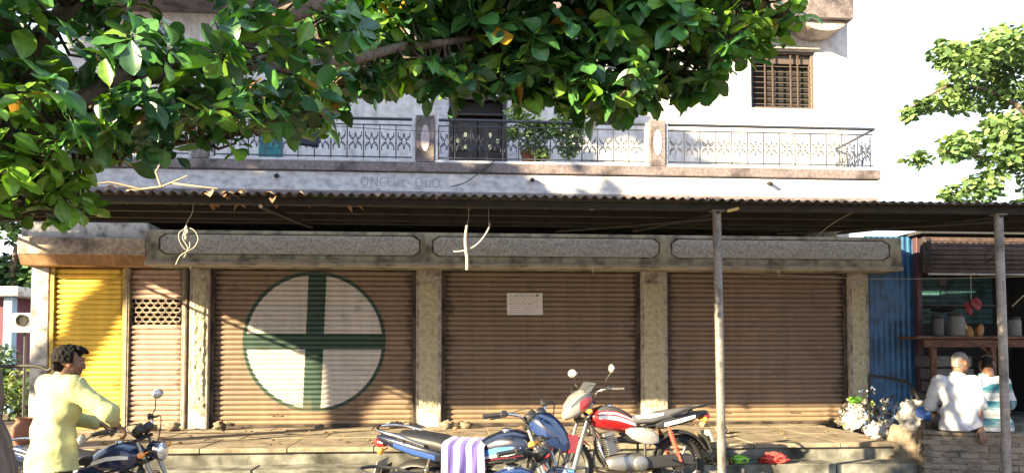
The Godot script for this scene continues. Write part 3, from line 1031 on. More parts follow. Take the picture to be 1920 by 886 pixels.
func window(b: Node3D, x0: float, x1: float, y0: float, y1: float, z: float) -> void:
	var w := holder("window", b)
	var fr := Mb.new()
	var t := 0.05
	fr.bb(Vector3(x0, y0, z - 0.18), Vector3(x0 + t, y1, z - 0.06), 0.005)
	fr.bb(Vector3(x1 - t, y0, z - 0.18), Vector3(x1, y1, z - 0.06), 0.005)
	fr.bb(Vector3(x0 + t, y1 - t, z - 0.18), Vector3(x1 - t, y1, z - 0.06), 0.005)
	fr.bb(Vector3(x0 + t, y0, z - 0.18), Vector3(x1 - t, y0 + t, z - 0.06), 0.005)
	fr.bb(Vector3(x0 + t, y1 - 0.2, z - 0.17), Vector3(x1 - t, y1 - 0.055, z - 0.13), 0.005)
	part("frame", fr, M.window_bar_dull, w)
	var bk := Mb.new()
	bk.bb(Vector3(x0 - 0.01, y0 - 0.01, z - 0.3), Vector3(x1 + 0.01, y1 + 0.01, z - 0.255), 0.0)
	part("dark_pane", bk, M.dark_room, w)
	for i in 8:
		var q := Mb.new()
		var y := lerpf(y0 + 0.05, y1 - 0.22, (i + 0.5) / 8.0)
		q.tube([Vector3(x0 + t, y, z - 0.08), Vector3(x1 - t, y, z - 0.08)], 0.008, 6)
		part("bar", q, M.window_bar_dull, w)
	for f in [0.24, 0.36, 0.64, 0.75]:
		var q := Mb.new()
		var x := lerpf(x0, x1, f)
		q.bb(Vector3(x - 0.013, y0 + t, z - 0.072), Vector3(x + 0.013, y1 - t, z - 0.055), 0.002)
		part("bar", q, M.window_bar, w)
	var ch := Mb.new()
	ch.bb(Vector3(x0 - 0.06, y1 + 0.003, z + 0.001), Vector3(x1 + 0.06, y1 + 0.05, z + 0.07), 0.006)
	part("lintel", ch, M.pale_dirty, w)


# ---------------------------------------------------------------- the awning over the platform
func roof_y(z: float) -> float:
	return 3.515 - 0.092 * (z - 0.6)

func awning() -> void:
	var a := thing("awning", "long rusty corrugated metal awning on thin steel posts in front of the shutters", "awning")
	var x := -7.7
	while x < 8.3:
		var mb := Mb.new()
		var rows := []
		var dz := rng.randf_range(-0.025, 0.03)
		var dy := rng.randf_range(-0.005, 0.006)
		for r in 6:
			var z := lerpf(0.62, 4.2 + dz, r / 5.0)
			var row := PackedVector3Array()
			for i in 81:
				var u := i / 80.0
				row.append(Vector3(x + u * 0.95, roof_y(z) + dy + 0.016 * cos(u * 0.95 / 0.1045 * TAU) + 0.006 * sin(z * 2.0 + x), z))
			rows.append(row)
		mb.grid(rows, false, Vector3(0, 1, 0))
		part("roof_sheet", mb, M.sheet, a)
		x += 0.94
	for z in [3.98, 2.85, 1.7, 0.85]:
		var mb := Mb.new()
		mb.bb(Vector3(-7.7, roof_y(z) - 0.095, z - 0.025), Vector3(8.3, roof_y(z) - 0.02, z + 0.025), 0.004)
		part("purlin", mb, M.rust_iron, a)
	for px in [-7.55, 1.95, 5.15, 8.2]:
		var mb := Mb.new()
		mb.tube([Vector3(px, 0.0, 4.0), Vector3(px - 0.012, 1.5, 4.0), Vector3(px - 0.03, roof_y(4.0) - 0.1, 4.0)], 0.047, 12)
		mb.box(Vector3(px - 0.03, roof_y(4.0) - 0.106, 4.0), Vector3(0.14, 0.012, 0.12))
		mb.box(Vector3(px, 0.008, 4.0), Vector3(0.18, 0.016, 0.18))
		var ps := part("post", mb, M.post_steel, a)
		ps.set_meta("label", "grey steel post holding up the front edge of the awning")
	for px in [-7.55, -2.9, 1.92, 5.12, 8.17]:
		var mb := Mb.new()
		var p := Vector3(px, roof_y(4.0) - 0.125, 4.05)
		var q := Vector3(px - 0.1, roof_y(0.5) - 0.125, 0.5)
		mb.tube([p, q], 0.022, 6)
		part("rafter", mb, M.rust_iron, a)
	for q in [[Vector3(5.1, 3.02, 4.0), Vector3(3.6, 3.22, 1.6)], [Vector3(1.93, 3.02, 4.0), Vector3(0.5, 3.22, 1.6)]]:
		var br := Mb.new()
		br.tube(q, 0.02, 6)
		part("brace", br, M.rust_iron, a)


# ---------------------------------------------------------------- the tea stall at the right
func stall() -> void:
	var s := thing("market_stall", "dark market stall with a wooden counter and a blue corrugated side wall", "stall")
	# blue sheet wall seen beside the last pillar
	var mb := Mb.new()
	var rows := []
	for r in 2:
		var row := PackedVector3Array()
		for i in 73:
			var u := i / 72.0
			var ph := fmod(u * 9.0, 1.0)
			var zz := 0.014 if ph < 0.35 else (0.014 * (1.0 - (ph - 0.35) / 0.12) if ph < 0.47 else (0.0 if ph < 0.88 else 0.014 * (ph - 0.88) / 0.12))
			row.append(Vector3(5.735 + u * 0.88, 0.5 + r * 2.95, -0.08 - u * 0.05 + zz))
		rows.append(row)
	mb.grid(rows)
	part("side_sheet", mb, M.blue_sheet, s)
	var cp := Mb.new()
	cp.bb(Vector3(6.58, 0.3, -0.1), Vector3(6.66, 3.45, 0.02), 0.006)
	part("corner_post", cp, mat(lin(0.07, 0.03, 0.04), 0.6), s)
	var fl := Mb.new()
	fl.bb(Vector3(6.0, 0.0, -1.6), Vector3(9.4, 0.5, 0.9), 0.01)
	part("floor", fl, M.step_grey, s)
	# back and far walls
	var bk := Mb.new()
	bk.bb(Vector3(6.5, 0.5, -1.65), Vector3(9.4, 3.5, -1.55), 0.0)
	bk.bb(Vector3(9.3, 0.5, -1.55), Vector3(9.4, 3.5, 0.4), 0.0)
	bk.bb(Vector3(6.5, 3.45, -1.65), Vector3(9.4, 3.5, 0.3), 0.0)
	part("back_wall", bk, mat(lin(0.045, 0.045, 0.05), 0.9, {"tex": T.fine, "scale": 1.0}), s)
	for i in 9:
		var q := Mb.new()
		q.box(Vector3(8.05, 2.12 + i * 0.095, -1.5), Vector3(1.75, 0.085, 0.02), Basis.from_euler(Vector3(0.12, 0, 0)), 0.003)
		part("back_slat", q, M.teal_slat, s)
	# rolled-up slatted shutter over the opening
	for i in 8:
		var q := Mb.new()
		q.box(Vector3(7.95, 2.86 + i * 0.072, 0.27 - absf(i - 3.5) * 0.008), Vector3(2.8, 0.066, 0.02), Basis.from_euler(Vector3(-0.15, 0, 0)), 0.004)
		part("shutter_slat", q, M.brown_slat, s)
	var dr := Mb.new()
	dr.box(Vector3(6.62, 3.1, 0.2), Vector3(0.12, 0.6, 0.16), Basis(Vector3(0, 0, 1), 0.04), 0.03)
	part("hanging_board", dr, mat(lin(0.025, 0.018, 0.018), 0.8), s)
	var hb := Mb.new()
	hb.tube([Vector3(6.6, 2.8, 0.3), Vector3(9.4, 2.8, 0.3)], 0.018, 8)
	part("hanging_rail", hb, M.pale_dirty, s)
	# counter
	var co := Mb.new()
	co.box(Vector3(7.8, 1.79, 0.42), Vector3(3.3, 0.045, 0.55), Basis.IDENTITY, 0.008)
	part("counter_board", co, M.wood, s)
	var ap := Mb.new()
	ap.box(Vector3(7.85, 1.70, 0.62), Vector3(3.1, 0.12, 0.035), Basis.IDENTITY, 0.006)
	part("counter_apron", ap, M.wood, s)
	for lx in [6.46, 7.42, 8.0, 8.9]:
		var q := Mb.new()
		q.box(Vector3(lx, 1.07, 0.6), Vector3(0.09, 1.14, 0.07), Basis.IDENTITY, 0.006)
		part("counter_leg", q, M.wood_post, s)
	var kb := Mb.new()
	kb.tube([Vector3(7.42, 1.5, 0.6), Vector3(7.2, 1.68, 0.6)], 0.022, 6)
	part("knee_brace", kb, M.wood_post, s)
	# stacked crates and sheets under the counter
	for i in 5:
		var q := Mb.new()
		q.box(Vector3(6.95 + rng.randf_range(-0.02, 0.02), 0.62 + i * 0.2, 0.1), Vector3(0.72, 0.17, 0.4), Basis.from_euler(Vector3(0, rng.randf_range(-0.05, 0.05), 0)), 0.01)
		var cr := part("crate", q, mat(lin(0.16, 0.155, 0.15), 0.8, {"tex": T.fine, "scale": 1.5}), self)
		tag(cr, "%s grey crate in the stack under the stall counter" % ["bottom", "second lowest", "middle", "second highest", "top"][i], "crate", "crates stacked under the stall counter")
	# shelf and goods on the counter
	var sh := Mb.new()
	sh.box(Vector3(7.3, 2.33, -0.35), Vector3(1.5, 0.03, 0.35), Basis.IDENTITY, 0.004)
	part("shelf", sh, M.door_wood, s)
	var goods := [["glass jar of pale sweets on the stall counter", 6.98, 0.13, 0.36, "white_pack"], ["dark tin with a lid at the left end of the counter", 6.68, 0.1, 0.34, "black_metal"], ["glass jar of white biscuits half hidden by the right post", 7.95, 0.1, 0.3, "white_pack"], ["squat dark jar at the right end of the counter", 8.35, 0.11, 0.28, "dark_plastic"]]
	for g in goods:
		var t := thing("jar", g[0], "jar", Vector3(g[1], 1.813, 0.38), 0.0, "jars on the stall counter")
		var q := Mb.new()
		var r: float = g[2]
		var h: float = g[3]
		q.lathe([Vector2(0.001, 0), Vector2(r * 0.92, 0), Vector2(r, 0.02), Vector2(r, h * 0.78), Vector2(r * 0.8, h * 0.88), Vector2(r * 0.8, h * 0.9)], Vector3.ZERO, Basis(Vector3(1, 0, 0), Vector3(0, 0, -1), Vector3(0, 1, 0)), 18)
		part("body", q, M[g[4]], t)
		var l := Mb.new()
		l.lathe([Vector2(r * 0.86, h * 0.88), Vector2(r * 0.86, h), Vector2(r * 0.8, h * 1.02), Vector2(0.001, h * 1.02)], Vector3.ZERO, Basis(Vector3(1, 0, 0), Vector3(0, 0, -1), Vector3(0, 1, 0)), 18)
		part("lid", l, M.rust_iron, t)
	var pk := thing("snack_packets", "bunch of red and orange snack packets hanging over the counter", "packets", Vector3(7.3, 1.815, 0.3))
	for i in 9:
		var q := Mb.new()
		var top := i > 4
		q.ball(Vector3(rng.randf_range(-0.14, 0.14) * (0.6 if top else 1.2), (0.45 if top else 0.12) + rng.randf_range(-0.08, 0.1), rng.randf_range(-0.06, 0.06)), Vector3(0.055, 0.105, 0.02), Basis.from_euler(Vector3(rng.randf_range(-0.3, 0.3), rng.randf_range(-0.8, 0.8), rng.randf_range(-0.5, 0.5))), 10, 6)
		part("packet", q, M.red_pack if top else M.orange_pack, pk)
	var st := Mb.new()
	st.tube([Vector3(0, 0.5, 0), Vector3(0, 0.98, 0)], 0.006, 5)
	part("string", st, M.pale_cable, pk)
	var sc := thing("weighing_scale", "dark hanging weighing scale at the left of the stall opening", "scale", Vector3(6.95, 2.2, 0.1))
	var q3 := Mb.new()
	q3.lathe([Vector2(0.001, 0.0), Vector2(0.16, 0.02), Vector2(0.2, 0.07)], Vector3.ZERO, Basis(Vector3(1, 0, 0), Vector3(0, 0, -1), Vector3(0, 1, 0)), 18)
	part("pan", q3, M.iron, sc)
	var q4 := Mb.new()
	for k in 3:
		var an := TAU * k / 3.0 + 0.4
		q4.tube([Vector3(cos(an) * 0.19, 0.07, sin(an) * 0.19), Vector3(0, 0.42, 0)], 0.006, 5)
	q4.tube([Vector3(0, 0.42, 0), Vector3(0, 0.6, 0)], 0.008, 5)
	part("chain", q4, M.iron, sc)
	var q5 := Mb.new()
	q5.box(Vector3(0, 0.5, 0), Vector3(0.14, 0.16, 0.06), Basis.IDENTITY, 0.02)
	part("dial_box", q5, M.iron, sc)


# ---------------------------------------------------------------- the low brick wall the two men sit on
func brick_wall() -> void:
	var at := Vector3(4.78, 0, 3.02)
	var turn := -0.34
	var w := thing("brick_wall", "low wall of dusty tan bricks under the two seated men", "wall", at, turn)
	var core := Mb.new()
	core.box(Vector3(1.1, 0.28, -0.098), Vector3(2.16, 0.56, 0.2), Basis.IDENTITY, 0.0)
	core.box(Vector3(1.1, 0.58, -0.13), Vector3(2.18, 0.05, 0.27), Basis.from_euler(Vector3(0, 0, -0.012)), 0.012)
	part("mortar_core", core, M.sand, w)
	var ms := []
	for i in 4:
		var k := 0.84 + 0.1 * i
		ms.append(mat(lin(0.31 * k, 0.25 * k, 0.2 * k), 0.95, {"tex": T.grain, "scale": 1.4, "over": T.blot, "over_scale": 0.9, "world": true, "bump": T.lump, "bump_cm": 0.8}))
	var shapes := []
	for i in 4:
		var q := Mb.new()
		q.box(Vector3.ZERO, Vector3(0.2, 0.067, 0.09), Basis.IDENTITY, 0.006 + 0.003 * i)
		shapes.append(q.mesh())
	for r in 7:
		for c in 11:
			var x := 0.1 + c * 0.208 + (0.104 if r % 2 else 0.0)
			if x > 2.15: continue
			var o := part("brick", shapes[rng.randi() % 4], ms[rng.randi() % 4], w, Vector3(x, 0.04 + r * 0.0745, -0.035 + rng.randf_range(-0.006, 0.008)))
			o.rotation = Vector3(rng.randf_range(-0.02, 0.02), rng.randf_range(-0.03, 0.03), rng.randf_range(-0.02, 0.02))
	for r in 7:
		for c in 1:
			part("brick", shapes[r % 4], ms[rng.randi() % 4], w, Vector3(0.045, 0.04 + r * 0.0745, -0.14)).rotation.y = PI / 2


# ---------------------------------------------------------------- plants
func leaf_mesh(kind: int, wide := 0.31) -> ArrayMesh:
	# unit leaf along +x, face up; broadest past the middle, folded along its midrib
	var mb := Mb.new()
	var rows := []
	var fold: float = [0.16, 0.28, 0.08, 0.22][kind % 4]
	var droop: float = [0.18, 0.42, 0.05, -0.2][kind % 4]
	var twist: float = [0.0, 0.25, -0.3, 0.12][kind % 4]
	var prof := [0.03, 0.16, 0.31, 0.44, 0.5, 0.47, 0.34, 0.06]
	for i in prof.size():
		var u := float(i) / (prof.size() - 1)
		var row := PackedVector3Array()
		for j in 5:
			var t := (j - 2) * 0.5
			var wv := 1.0 + 0.06 * sin(u * 9.0 + kind * 2.0 + signf(t))
			var z: float = t * prof[i] * wide * 2.0 * wv
			var y: float = absf(t) * fold * prof[i] - droop * u * u + 0.015 * sin(u * 20.0 + kind) * absf(t)
			row.append(Vector3(0.06 + u * 0.94, y * cos(twist * u) + z * sin(twist * u), z * cos(twist * u)))
		rows.append(row)
	mb.grid(rows, false, Vector3.UP)
	# pale midrib, veins and a duller margin
	mb.tinted = true
	for p in mb.v:
		var u := clampf((p.x - 0.06) / 0.94, 0.0, 1.0)
		var across: float = absf(p.z) / maxf(0.02, lerpf(prof[int(u * 6.99)], prof[mini(int(u * 6.99) + 1, 7)], fmod(u * 6.99, 1.0)) * wide * 2.0)
		var k := 1.55 - 0.75 * smoothstep(0.0, 0.4, across) + (0.12 if int(round(u * 7.0)) % 2 else -0.1) * smoothstep(0.1, 0.6, across)
		mb.c.append(Color(k * 0.98, k, k * 0.92))
	mb.tint = Color(1.1, 0.9, 0.6)
	mb.tube([Vector3(-0.12, 0.01, 0), Vector3(0.0, 0.0, 0), Vector3(0.08, 0.004, 0)], 0.012, 4, false)
	return mb.mesh()

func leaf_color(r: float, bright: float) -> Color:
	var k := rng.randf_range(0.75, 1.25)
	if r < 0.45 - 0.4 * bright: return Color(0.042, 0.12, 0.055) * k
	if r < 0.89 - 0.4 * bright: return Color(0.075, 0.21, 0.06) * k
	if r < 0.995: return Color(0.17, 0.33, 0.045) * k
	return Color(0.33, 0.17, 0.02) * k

func rosette(out: Array, at: Vector3, n: int, size: float, bright: float) -> void:
	var axis := Vector3(rng.randf_range(-0.6, 0.6), rng.randf_range(0.2, 1.0), rng.randf_range(-0.35, 0.8)).normalized()
	var side := axis.cross(Vector3(0.3, 0.1, 0.9)).normalized()
	var other := axis.cross(side)
	var a0 := rng.randf() * TAU
	var fresh := rng.randf() < bright * 0.6
	for i in n:
		var a := a0 + i * 2.4
		var spread := rng.randf_range(0.55, 1.25)
		var d := (side * cos(a) + other * sin(a)) * spread + axis * rng.randf_range(-0.35, 0.65)
		d.y -= rng.randf_range(0.0, 0.5)
		d = d.normalized()
		var up := (axis + Vector3(rng.randf_range(-0.5, 0.5), rng.randf_range(-0.2, 0.5), rng.randf_range(-0.5, 0.5))).normalized()
		var zz := d.cross(up).normalized()
		var yy := zz.cross(d)
		var s := size * rng.randf_range(0.5, 1.22)
		out.append([Transform3D(Basis(d * s, yy * s, zz * s), at + d * 0.015 + axis * rng.randf_range(-0.04, 0.04)), leaf_color(rng.randf() * (0.5 if fresh else 1.0) + (0.5 if fresh else 0.0), bright), rng.randi() % 4])

# underside of the crown along x: [x, height, z of its middle]; it reaches from the near left to the awning at the right
const UNDER := [[-9.0, 2.16, 8.5], [-3.66, 2.16, 8.5], [-3.05, 2.18, 8.5], [-2.81, 2.26, 8.5], [-2.69, 2.45, 8.5], [-2.22, 2.5, 8.5], [-1.88, 2.58, 8.5], [-1.76, 2.73, 8.1], [-1.66, 2.84, 7.8], [-1.57, 3.08, 7.6], [-1.25, 3.31, 7.0], [-0.89, 3.52, 6.4], [-0.3, 3.55, 6.2], [0.13, 3.47, 6.2], [0.64, 3.5, 6.2], [0.75, 3.62, 6.2], [1.03, 3.58, 6.2], [1.16, 3.81, 6.2], [1.52, 3.95, 6.2], [1.83, 4.17, 6.2], [1.92, 5.0, 6.2]]

func under(x: float) -> Vector2:
	for i in UNDER.size() - 1:
		if x < UNDER[i + 1][0]:
			var u := clampf((x - UNDER[i][0]) / (UNDER[i + 1][0] - UNDER[i][0]), 0.0, 1.0)
			return Vector2(lerpf(UNDER[i][1], UNDER[i + 1][1], u), lerpf(UNDER[i][2], UNDER[i + 1][2], u))
	return Vector2(9.0, 6.2)

# does a leaf cluster here stand between the sun and the sunlit end of the platform or the left shutters?
func in_the_light(p: Vector3) -> bool:
	for i in 8:
		var t := p.z - i * 0.45
		var x := p.x + 1.55 * t
		var y := p.y - 0.585 * t
		if x > 1.6 and x < 6.3 and y > 0.1 and y < 1.75: return true
		if i == 0 and x > -6.9 and x < -1.3 and y > 0.3 and y < 2.9: return true
	var k := p.z - 8.5
	var cx := p.x + 1.55 * k
	var cy := p.y - 0.585 * k
	return cx > -3.3 and cx < -2.5 and cy > 2.1 and cy < 2.85

# ... or between the sun and the two seated men?
func over_the_men(p: Vector3) -> bool:
	var t := p.z - 3.05
	var x := p.x + 1.55 * t
	var y := p.y - 0.585 * t
	return x > 4.7 and x < 6.2 and y > 0.35 and y < 1.7

func closest_on(paths: Array, p: Vector3) -> Vector3:
	var best := Vector3.ZERO
	var bd := 1e9
	for path in paths:
		for i in path.size() - 1:
			var q := Geometry3D.get_closest_point_to_segment(p, path[i], path[i + 1])
			var d := q.distance_squared_to(p)
			if d < bd:
				bd = d
				best = q
	return best

func smooth_path(pts: Array, sub := 5) -> Array:
	var out := []
	for i in pts.size() - 1:
		var a: Vector3 = pts[maxi(i - 1, 0)]
		var b: Vector3 = pts[i]
		var c: Vector3 = pts[i + 1]
		var d: Vector3 = pts[mini(i + 2, pts.size() - 1)]
		for k in sub:
			out.append(b.cubic_interpolate(c, a, d, float(k) / sub))
	out.append(pts[-1])
	return out

func limb(called: String, parent: Node, pts: Array, r0: float, r1: float) -> Array:
	var path := smooth_path(pts)
	var rad := []
	for i in path.size():
		var u := float(i) / (path.size() - 1)
		rad.append(lerpf(r0, r1, pow(u, 0.8)) * (1.0 + 0.09 * sin(i * 1.7 + r0 * 90.0)))
		path[i] += Vector3(sin(i * 2.1), cos(i * 1.3), sin(i * 1.7)) * r0 * 0.1
	var mb := Mb.new()
	mb.tube(path, rad, 12)
	part(called, mb, M.bark, parent)
	return path

func almond_tree() -> void:
	var t := thing("almond_tree", "big broad-leaved tree leaning in from the left and hanging over the awning", "tree")
	var trunk := limb("trunk", t, [Vector3(-3.1, -0.1, 8.5), Vector3(-3.13, 0.9, 8.5), Vector3(-3.22, 1.45, 8.5), Vector3(-3.25, 1.84, 8.5), Vector3(-3.21, 2.16, 8.5), Vector3(-3.15, 2.44, 8.5), Vector3(-3.16, 2.75, 8.5), Vector3(-3.4, 3.2, 8.55), Vector3(-3.9, 4.0, 8.7), Vector3(-4.4, 5.0, 9.0)], 0.2, 0.07)
	var paths := [trunk]
	paths.append(limb("branch", t, [Vector3(-3.18, 2.2, 8.45), Vector3(-3.03, 2.47, 8.4), Vector3(-2.84, 2.7, 8.4), Vector3(-2.58, 2.95, 8.3), Vector3(-2.33, 3.08, 8.2), Vector3(-2.12, 3.26, 8.0), Vector3(-1.85, 3.63, 7.6), Vector3(-1.26, 4.2, 7.0), Vector3(-0.33, 4.56, 6.5)], 0.08, 0.045))
	paths.append(limb("branch", t, [Vector3(-2.4, 3.04, 8.22), Vector3(-2.17, 3.2, 7.9), Vector3(-1.91, 3.29, 7.6), Vector3(-1.64, 3.44, 7.3), Vector3(-1.26, 3.69, 6.9), Vector3(-0.47, 4.06, 6.3), Vector3(0.13, 4.21, 6.2)], 0.052, 0.024))
	paths.append(limb("branch", t, [Vector3(-3.16, 2.4, 8.5), Vector3(-3.03, 2.74, 8.45), Vector3(-2.97, 3.05, 8.4), Vector3(-2.84, 3.23, 8.4), Vector3(-2.6, 3.55, 8.3), Vector3(-1.78, 4.12, 8.0)], 0.06, 0.035))
	paths.append(limb("branch", t, [Vector3(-0.81, 3.93, 6.5), Vector3(-0.3, 3.89, 6.2), Vector3(0.13, 3.6, 6.2), Vector3(0.47, 3.6, 6.2), Vector3(0.77, 3.77, 6.2), Vector3(1.12, 4.02, 6.2), Vector3(1.52, 4.25, 6.2)], 0.03, 0.012))
	paths.append(limb("branch", t, [Vector3(-0.5, 4.48, 6.6), Vector3(0.54, 4.43, 6.3), Vector3(1.52, 4.38, 6.2)], 0.045, 0.015))
	paths.append(limb("branch", t, [Vector3(-3.8, 3.85, 8.65), Vector3(-4.4, 4.5, 9.2), Vector3(-5.2, 5.0, 9.8)], 0.07, 0.03))
	paths.append(limb("branch", t, [Vector3(-2.9, 2.62, 8.4), Vector3(-2.62, 2.62, 8.2), Vector3(-2.28, 2.74, 8.0), Vector3(-1.89, 2.95, 7.7)], 0.02, 0.009))
	paths.append(limb("branch", t, [Vector3(-2.3, 3.1, 8.1), Vector3(-2.1, 3.4, 7.4), Vector3(-1.85, 3.58, 6.7), Vector3(-1.45, 3.76, 6.25), Vector3(-0.75, 3.95, 6.3)], 0.045, 0.028))
	var leaves := []
	var twigs := Mb.new()
	var grow := func(p: Vector3, n: int, size: float, bright: float, twig: bool) -> void:
		rosette(leaves, p, n, size, bright)
		if not twig: return
		var q: Vector3 = closest_on(paths, p)
		if q.distance_to(p) < 0.75:
			var mid := q.lerp(p, 0.55) + Vector3(rng.randf_range(-0.06, 0.06), -0.05, rng.randf_range(-0.06, 0.06))
			twigs.tube([q, mid, p], [0.011, 0.008, 0.005], 5, false)
	# the part of the crown in view
	var made := 0
	while made < 1180:
		var x := rng.randf_range(-3.7, 1.9)
		var e := under(x)
		var z := e.y + rng.randf_range(-0.75, 0.75)
		var lo := e.x + 0.17 + 0.18 * (e.y - z)
		var y := lo + pow(rng.randf(), 1.15) * 1.55
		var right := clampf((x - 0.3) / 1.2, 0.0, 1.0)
		if right > 0.4 and rng.randf() < 0.2: continue
		if x > -2.6 and x < -1.7 and y < e.x + 0.3 and rng.randf() < 0.3: continue
		if x > -2.9 and x < -1.4 and z > e.y - 0.3:
			var bp: Vector3 = closest_on([paths[1], paths[2]], Vector3(x, y, e.y - 0.2))
			if absf(bp.y - y) < 0.13 and rng.randf() < 0.85: continue
		if over_the_men(Vector3(x, y - 0.08, z)): continue
		made += 1
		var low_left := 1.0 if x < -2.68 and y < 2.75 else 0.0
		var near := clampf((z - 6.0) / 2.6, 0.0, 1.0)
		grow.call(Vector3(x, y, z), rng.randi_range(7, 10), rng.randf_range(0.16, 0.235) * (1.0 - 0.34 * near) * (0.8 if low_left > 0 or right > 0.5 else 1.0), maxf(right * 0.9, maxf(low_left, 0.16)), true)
	# the fork in the middle, set back towards the awning
	for i in 210:
		var x := rng.randf_range(-2.15, -0.65)
		var z := rng.randf_range(5.5, 6.6)
		var lo := lerpf(3.24, 3.56, smoothstep(-1.95, -1.7, x)) + 0.14 + 0.2 * (6.2 - z)
		var p := Vector3(x, lo + pow(rng.randf(), 1.1) * 1.2, z)
		grow.call(p, rng.randi_range(7, 10), rng.randf_range(0.15, 0.225), 0.2, true)
	# hanging tips along the lower edge
	for i in 170:
		var x := rng.randf_range(-2.7, 1.86)
		var e := under(x)
		if over_the_men(Vector3(x, e.x + 0.1, e.y)): continue
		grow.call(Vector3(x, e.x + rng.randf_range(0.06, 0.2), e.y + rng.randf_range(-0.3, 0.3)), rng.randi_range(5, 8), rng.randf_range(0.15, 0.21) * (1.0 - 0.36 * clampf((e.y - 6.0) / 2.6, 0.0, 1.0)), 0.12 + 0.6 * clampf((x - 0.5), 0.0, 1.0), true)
	for i in 44:
		grow.call(Vector3(rng.randf_range(-3.15, -2.66), rng.randf_range(2.2, 2.75), rng.randf_range(8.3, 8.8)), rng.randi_range(6, 9), rng.randf_range(0.08, 0.13), 1.0, true)
	# the rest of the crown, above and beside the view
	var tries := 0
	made = 0
	while made < 70 and tries < 3000:
		tries += 1
		var p := Vector3(rng.randf_range(-6.8, -2.6), rng.randf_range(3.9, 6.2), rng.randf_range(7.2, 10.6))
		if in_the_light(p): continue
		made += 1
		grow.call(p, 9, 0.24, 0.15, made % 3 == 0)
	tries = 0
	made = 0
	while made < 90 and tries < 3000:
		tries += 1
		var x := rng.randf_range(-3.6, 0.2)
		var e := under(x)
		var p := Vector3(x, e.x + rng.randf_range(1.5, 2.5), e.y + rng.randf_range(-0.8, 0.8))
		if in_the_light(p): continue
		made += 1
		grow.call(p, 9, 0.22, 0.2, made % 3 == 0)
	part("twigs", twigs, M.twig, t)
	# the leaves that show largest are single leaves, the rest is foliage
	var meshes := []
	for k in 4: meshes.append(leaf_mesh(k))
	var order := []
	for i in leaves.size():
		var o: Vector3 = leaves[i][0].origin
		var d := EYE.z - o.z
		var el := (o.y - EYE.y) / d
		var az := (o.x - EYE.x) / d
		var near: float = d / leaves[i][0].basis.x.length()
		if el > 0.44 or el < 0.05 or az > 0.75 or az < -0.55: near += 1000.0
		order.append([near, i])
	order.sort_custom(func(p, q): return p[0] < q[0])
	var crown := holder("crown", t)
	var palette := {}
	var rest := [[], [], [], []]
	var cols := [[], [], [], []]
	for r in order.size():
		var l = leaves[order[r][1]]
		if r < 290:
			var c: Color = l[1]
			var key := "%d_%d_%d" % [int(c.r * 60), int(c.g * 40), int(c.b * 60)]
			if not palette.has(key):
				palette[key] = mat(c.linear_to_srgb(), 0.32, {"back": Color(0.62, 0.7, 0.14), "vcol": true})
			var o := part("leaf", meshes[l[2]], palette[key], crown)
			o.transform = l[0]
		else:
			rest[l[2]].append(l[0])
			cols[l[2]].append(l[1])
	for k in 4:
		many("foliage", meshes[k], M.leaf, rest[k], cols[k], t)
	# a dead leaf caught in the twigs
	var dl := part("dead_leaf", meshes[1], mat(lin(0.5, 0.33, 0.2), 0.8, {"back": Color(0.4, 0.3, 0.15)}), t, Vector3(-2.33, 2.76, 8.72))
	dl.basis = Basis.from_euler(Vector3(0.3, 0.6, -1.35)) * Basis.from_scale(Vector3.ONE * 0.15)
	# the neighbour whose shade lies on the balcony
	var t2 := thing("shade_tree", "tall leafy tree beyond the left edge whose shade falls on the balcony", "tree")
	var tp := limb("trunk", t2, [Vector3(-12.6, -0.1, 6.6), Vector3(-12.5, 2.5, 6.6), Vector3(-12.7, 5.0, 6.5), Vector3(-12.3, 8.5, 6.6)], 0.32, 0.08)
	limb("branch", t2, [tp[9], Vector3(-11.0, 7.2, 6.8), Vector3(-9.2, 8.6, 6.6)], 0.14, 0.03)
	limb("branch", t2, [tp[10], Vector3(-14.0, 7.0, 6.2), Vector3(-15.6, 8.4, 6.4)], 0.14, 0.03)
	limb("branch", t2, [tp[11], Vector3(-14.2, 7.6, 6.4), Vector3(-15.6, 6.6, 6.4), Vector3(-16.3, 5.7, 6.4), Vector3(-17.0, 4.7, 6.4)], 0.17, 0.19)
	leaves = []
	for i in 520:
		var p := Vector3(rng.randf_range(-17.5, -9.7), rng.randf_range(7.3, 10.8), rng.randf_range(5.0, 8.0))
		if p.x > -10.6 and rng.randf() < 0.5: continue
		rosette(leaves, p, 10, 0.42, 0.15)
	for k in 4: rest[k] = []; cols[k] = []
	for l in leaves:
		rest[l[2]].append(l[0])
		cols[l[2]].append(l[1])
	for k in 4:
		many("foliage", meshes[k], M.leaf, rest[k], cols[k], t2)

func small_leaf() -> ArrayMesh:
	var mb := Mb.new()
	var rows := []
	for i in 4:
		var u := i / 3.0
		var w: float = [0.06, 0.36, 0.32, 0.03][i]
		rows.append(PackedVector3Array([Vector3(u, 0.1 * w - 0.2 * u * u, -w), Vector3(u, -0.2 * u * u, 0), Vector3(u, 0.1 * w - 0.2 * u * u, w)]))
	mb.grid(rows, false, Vector3.UP)
	return mb.mesh()

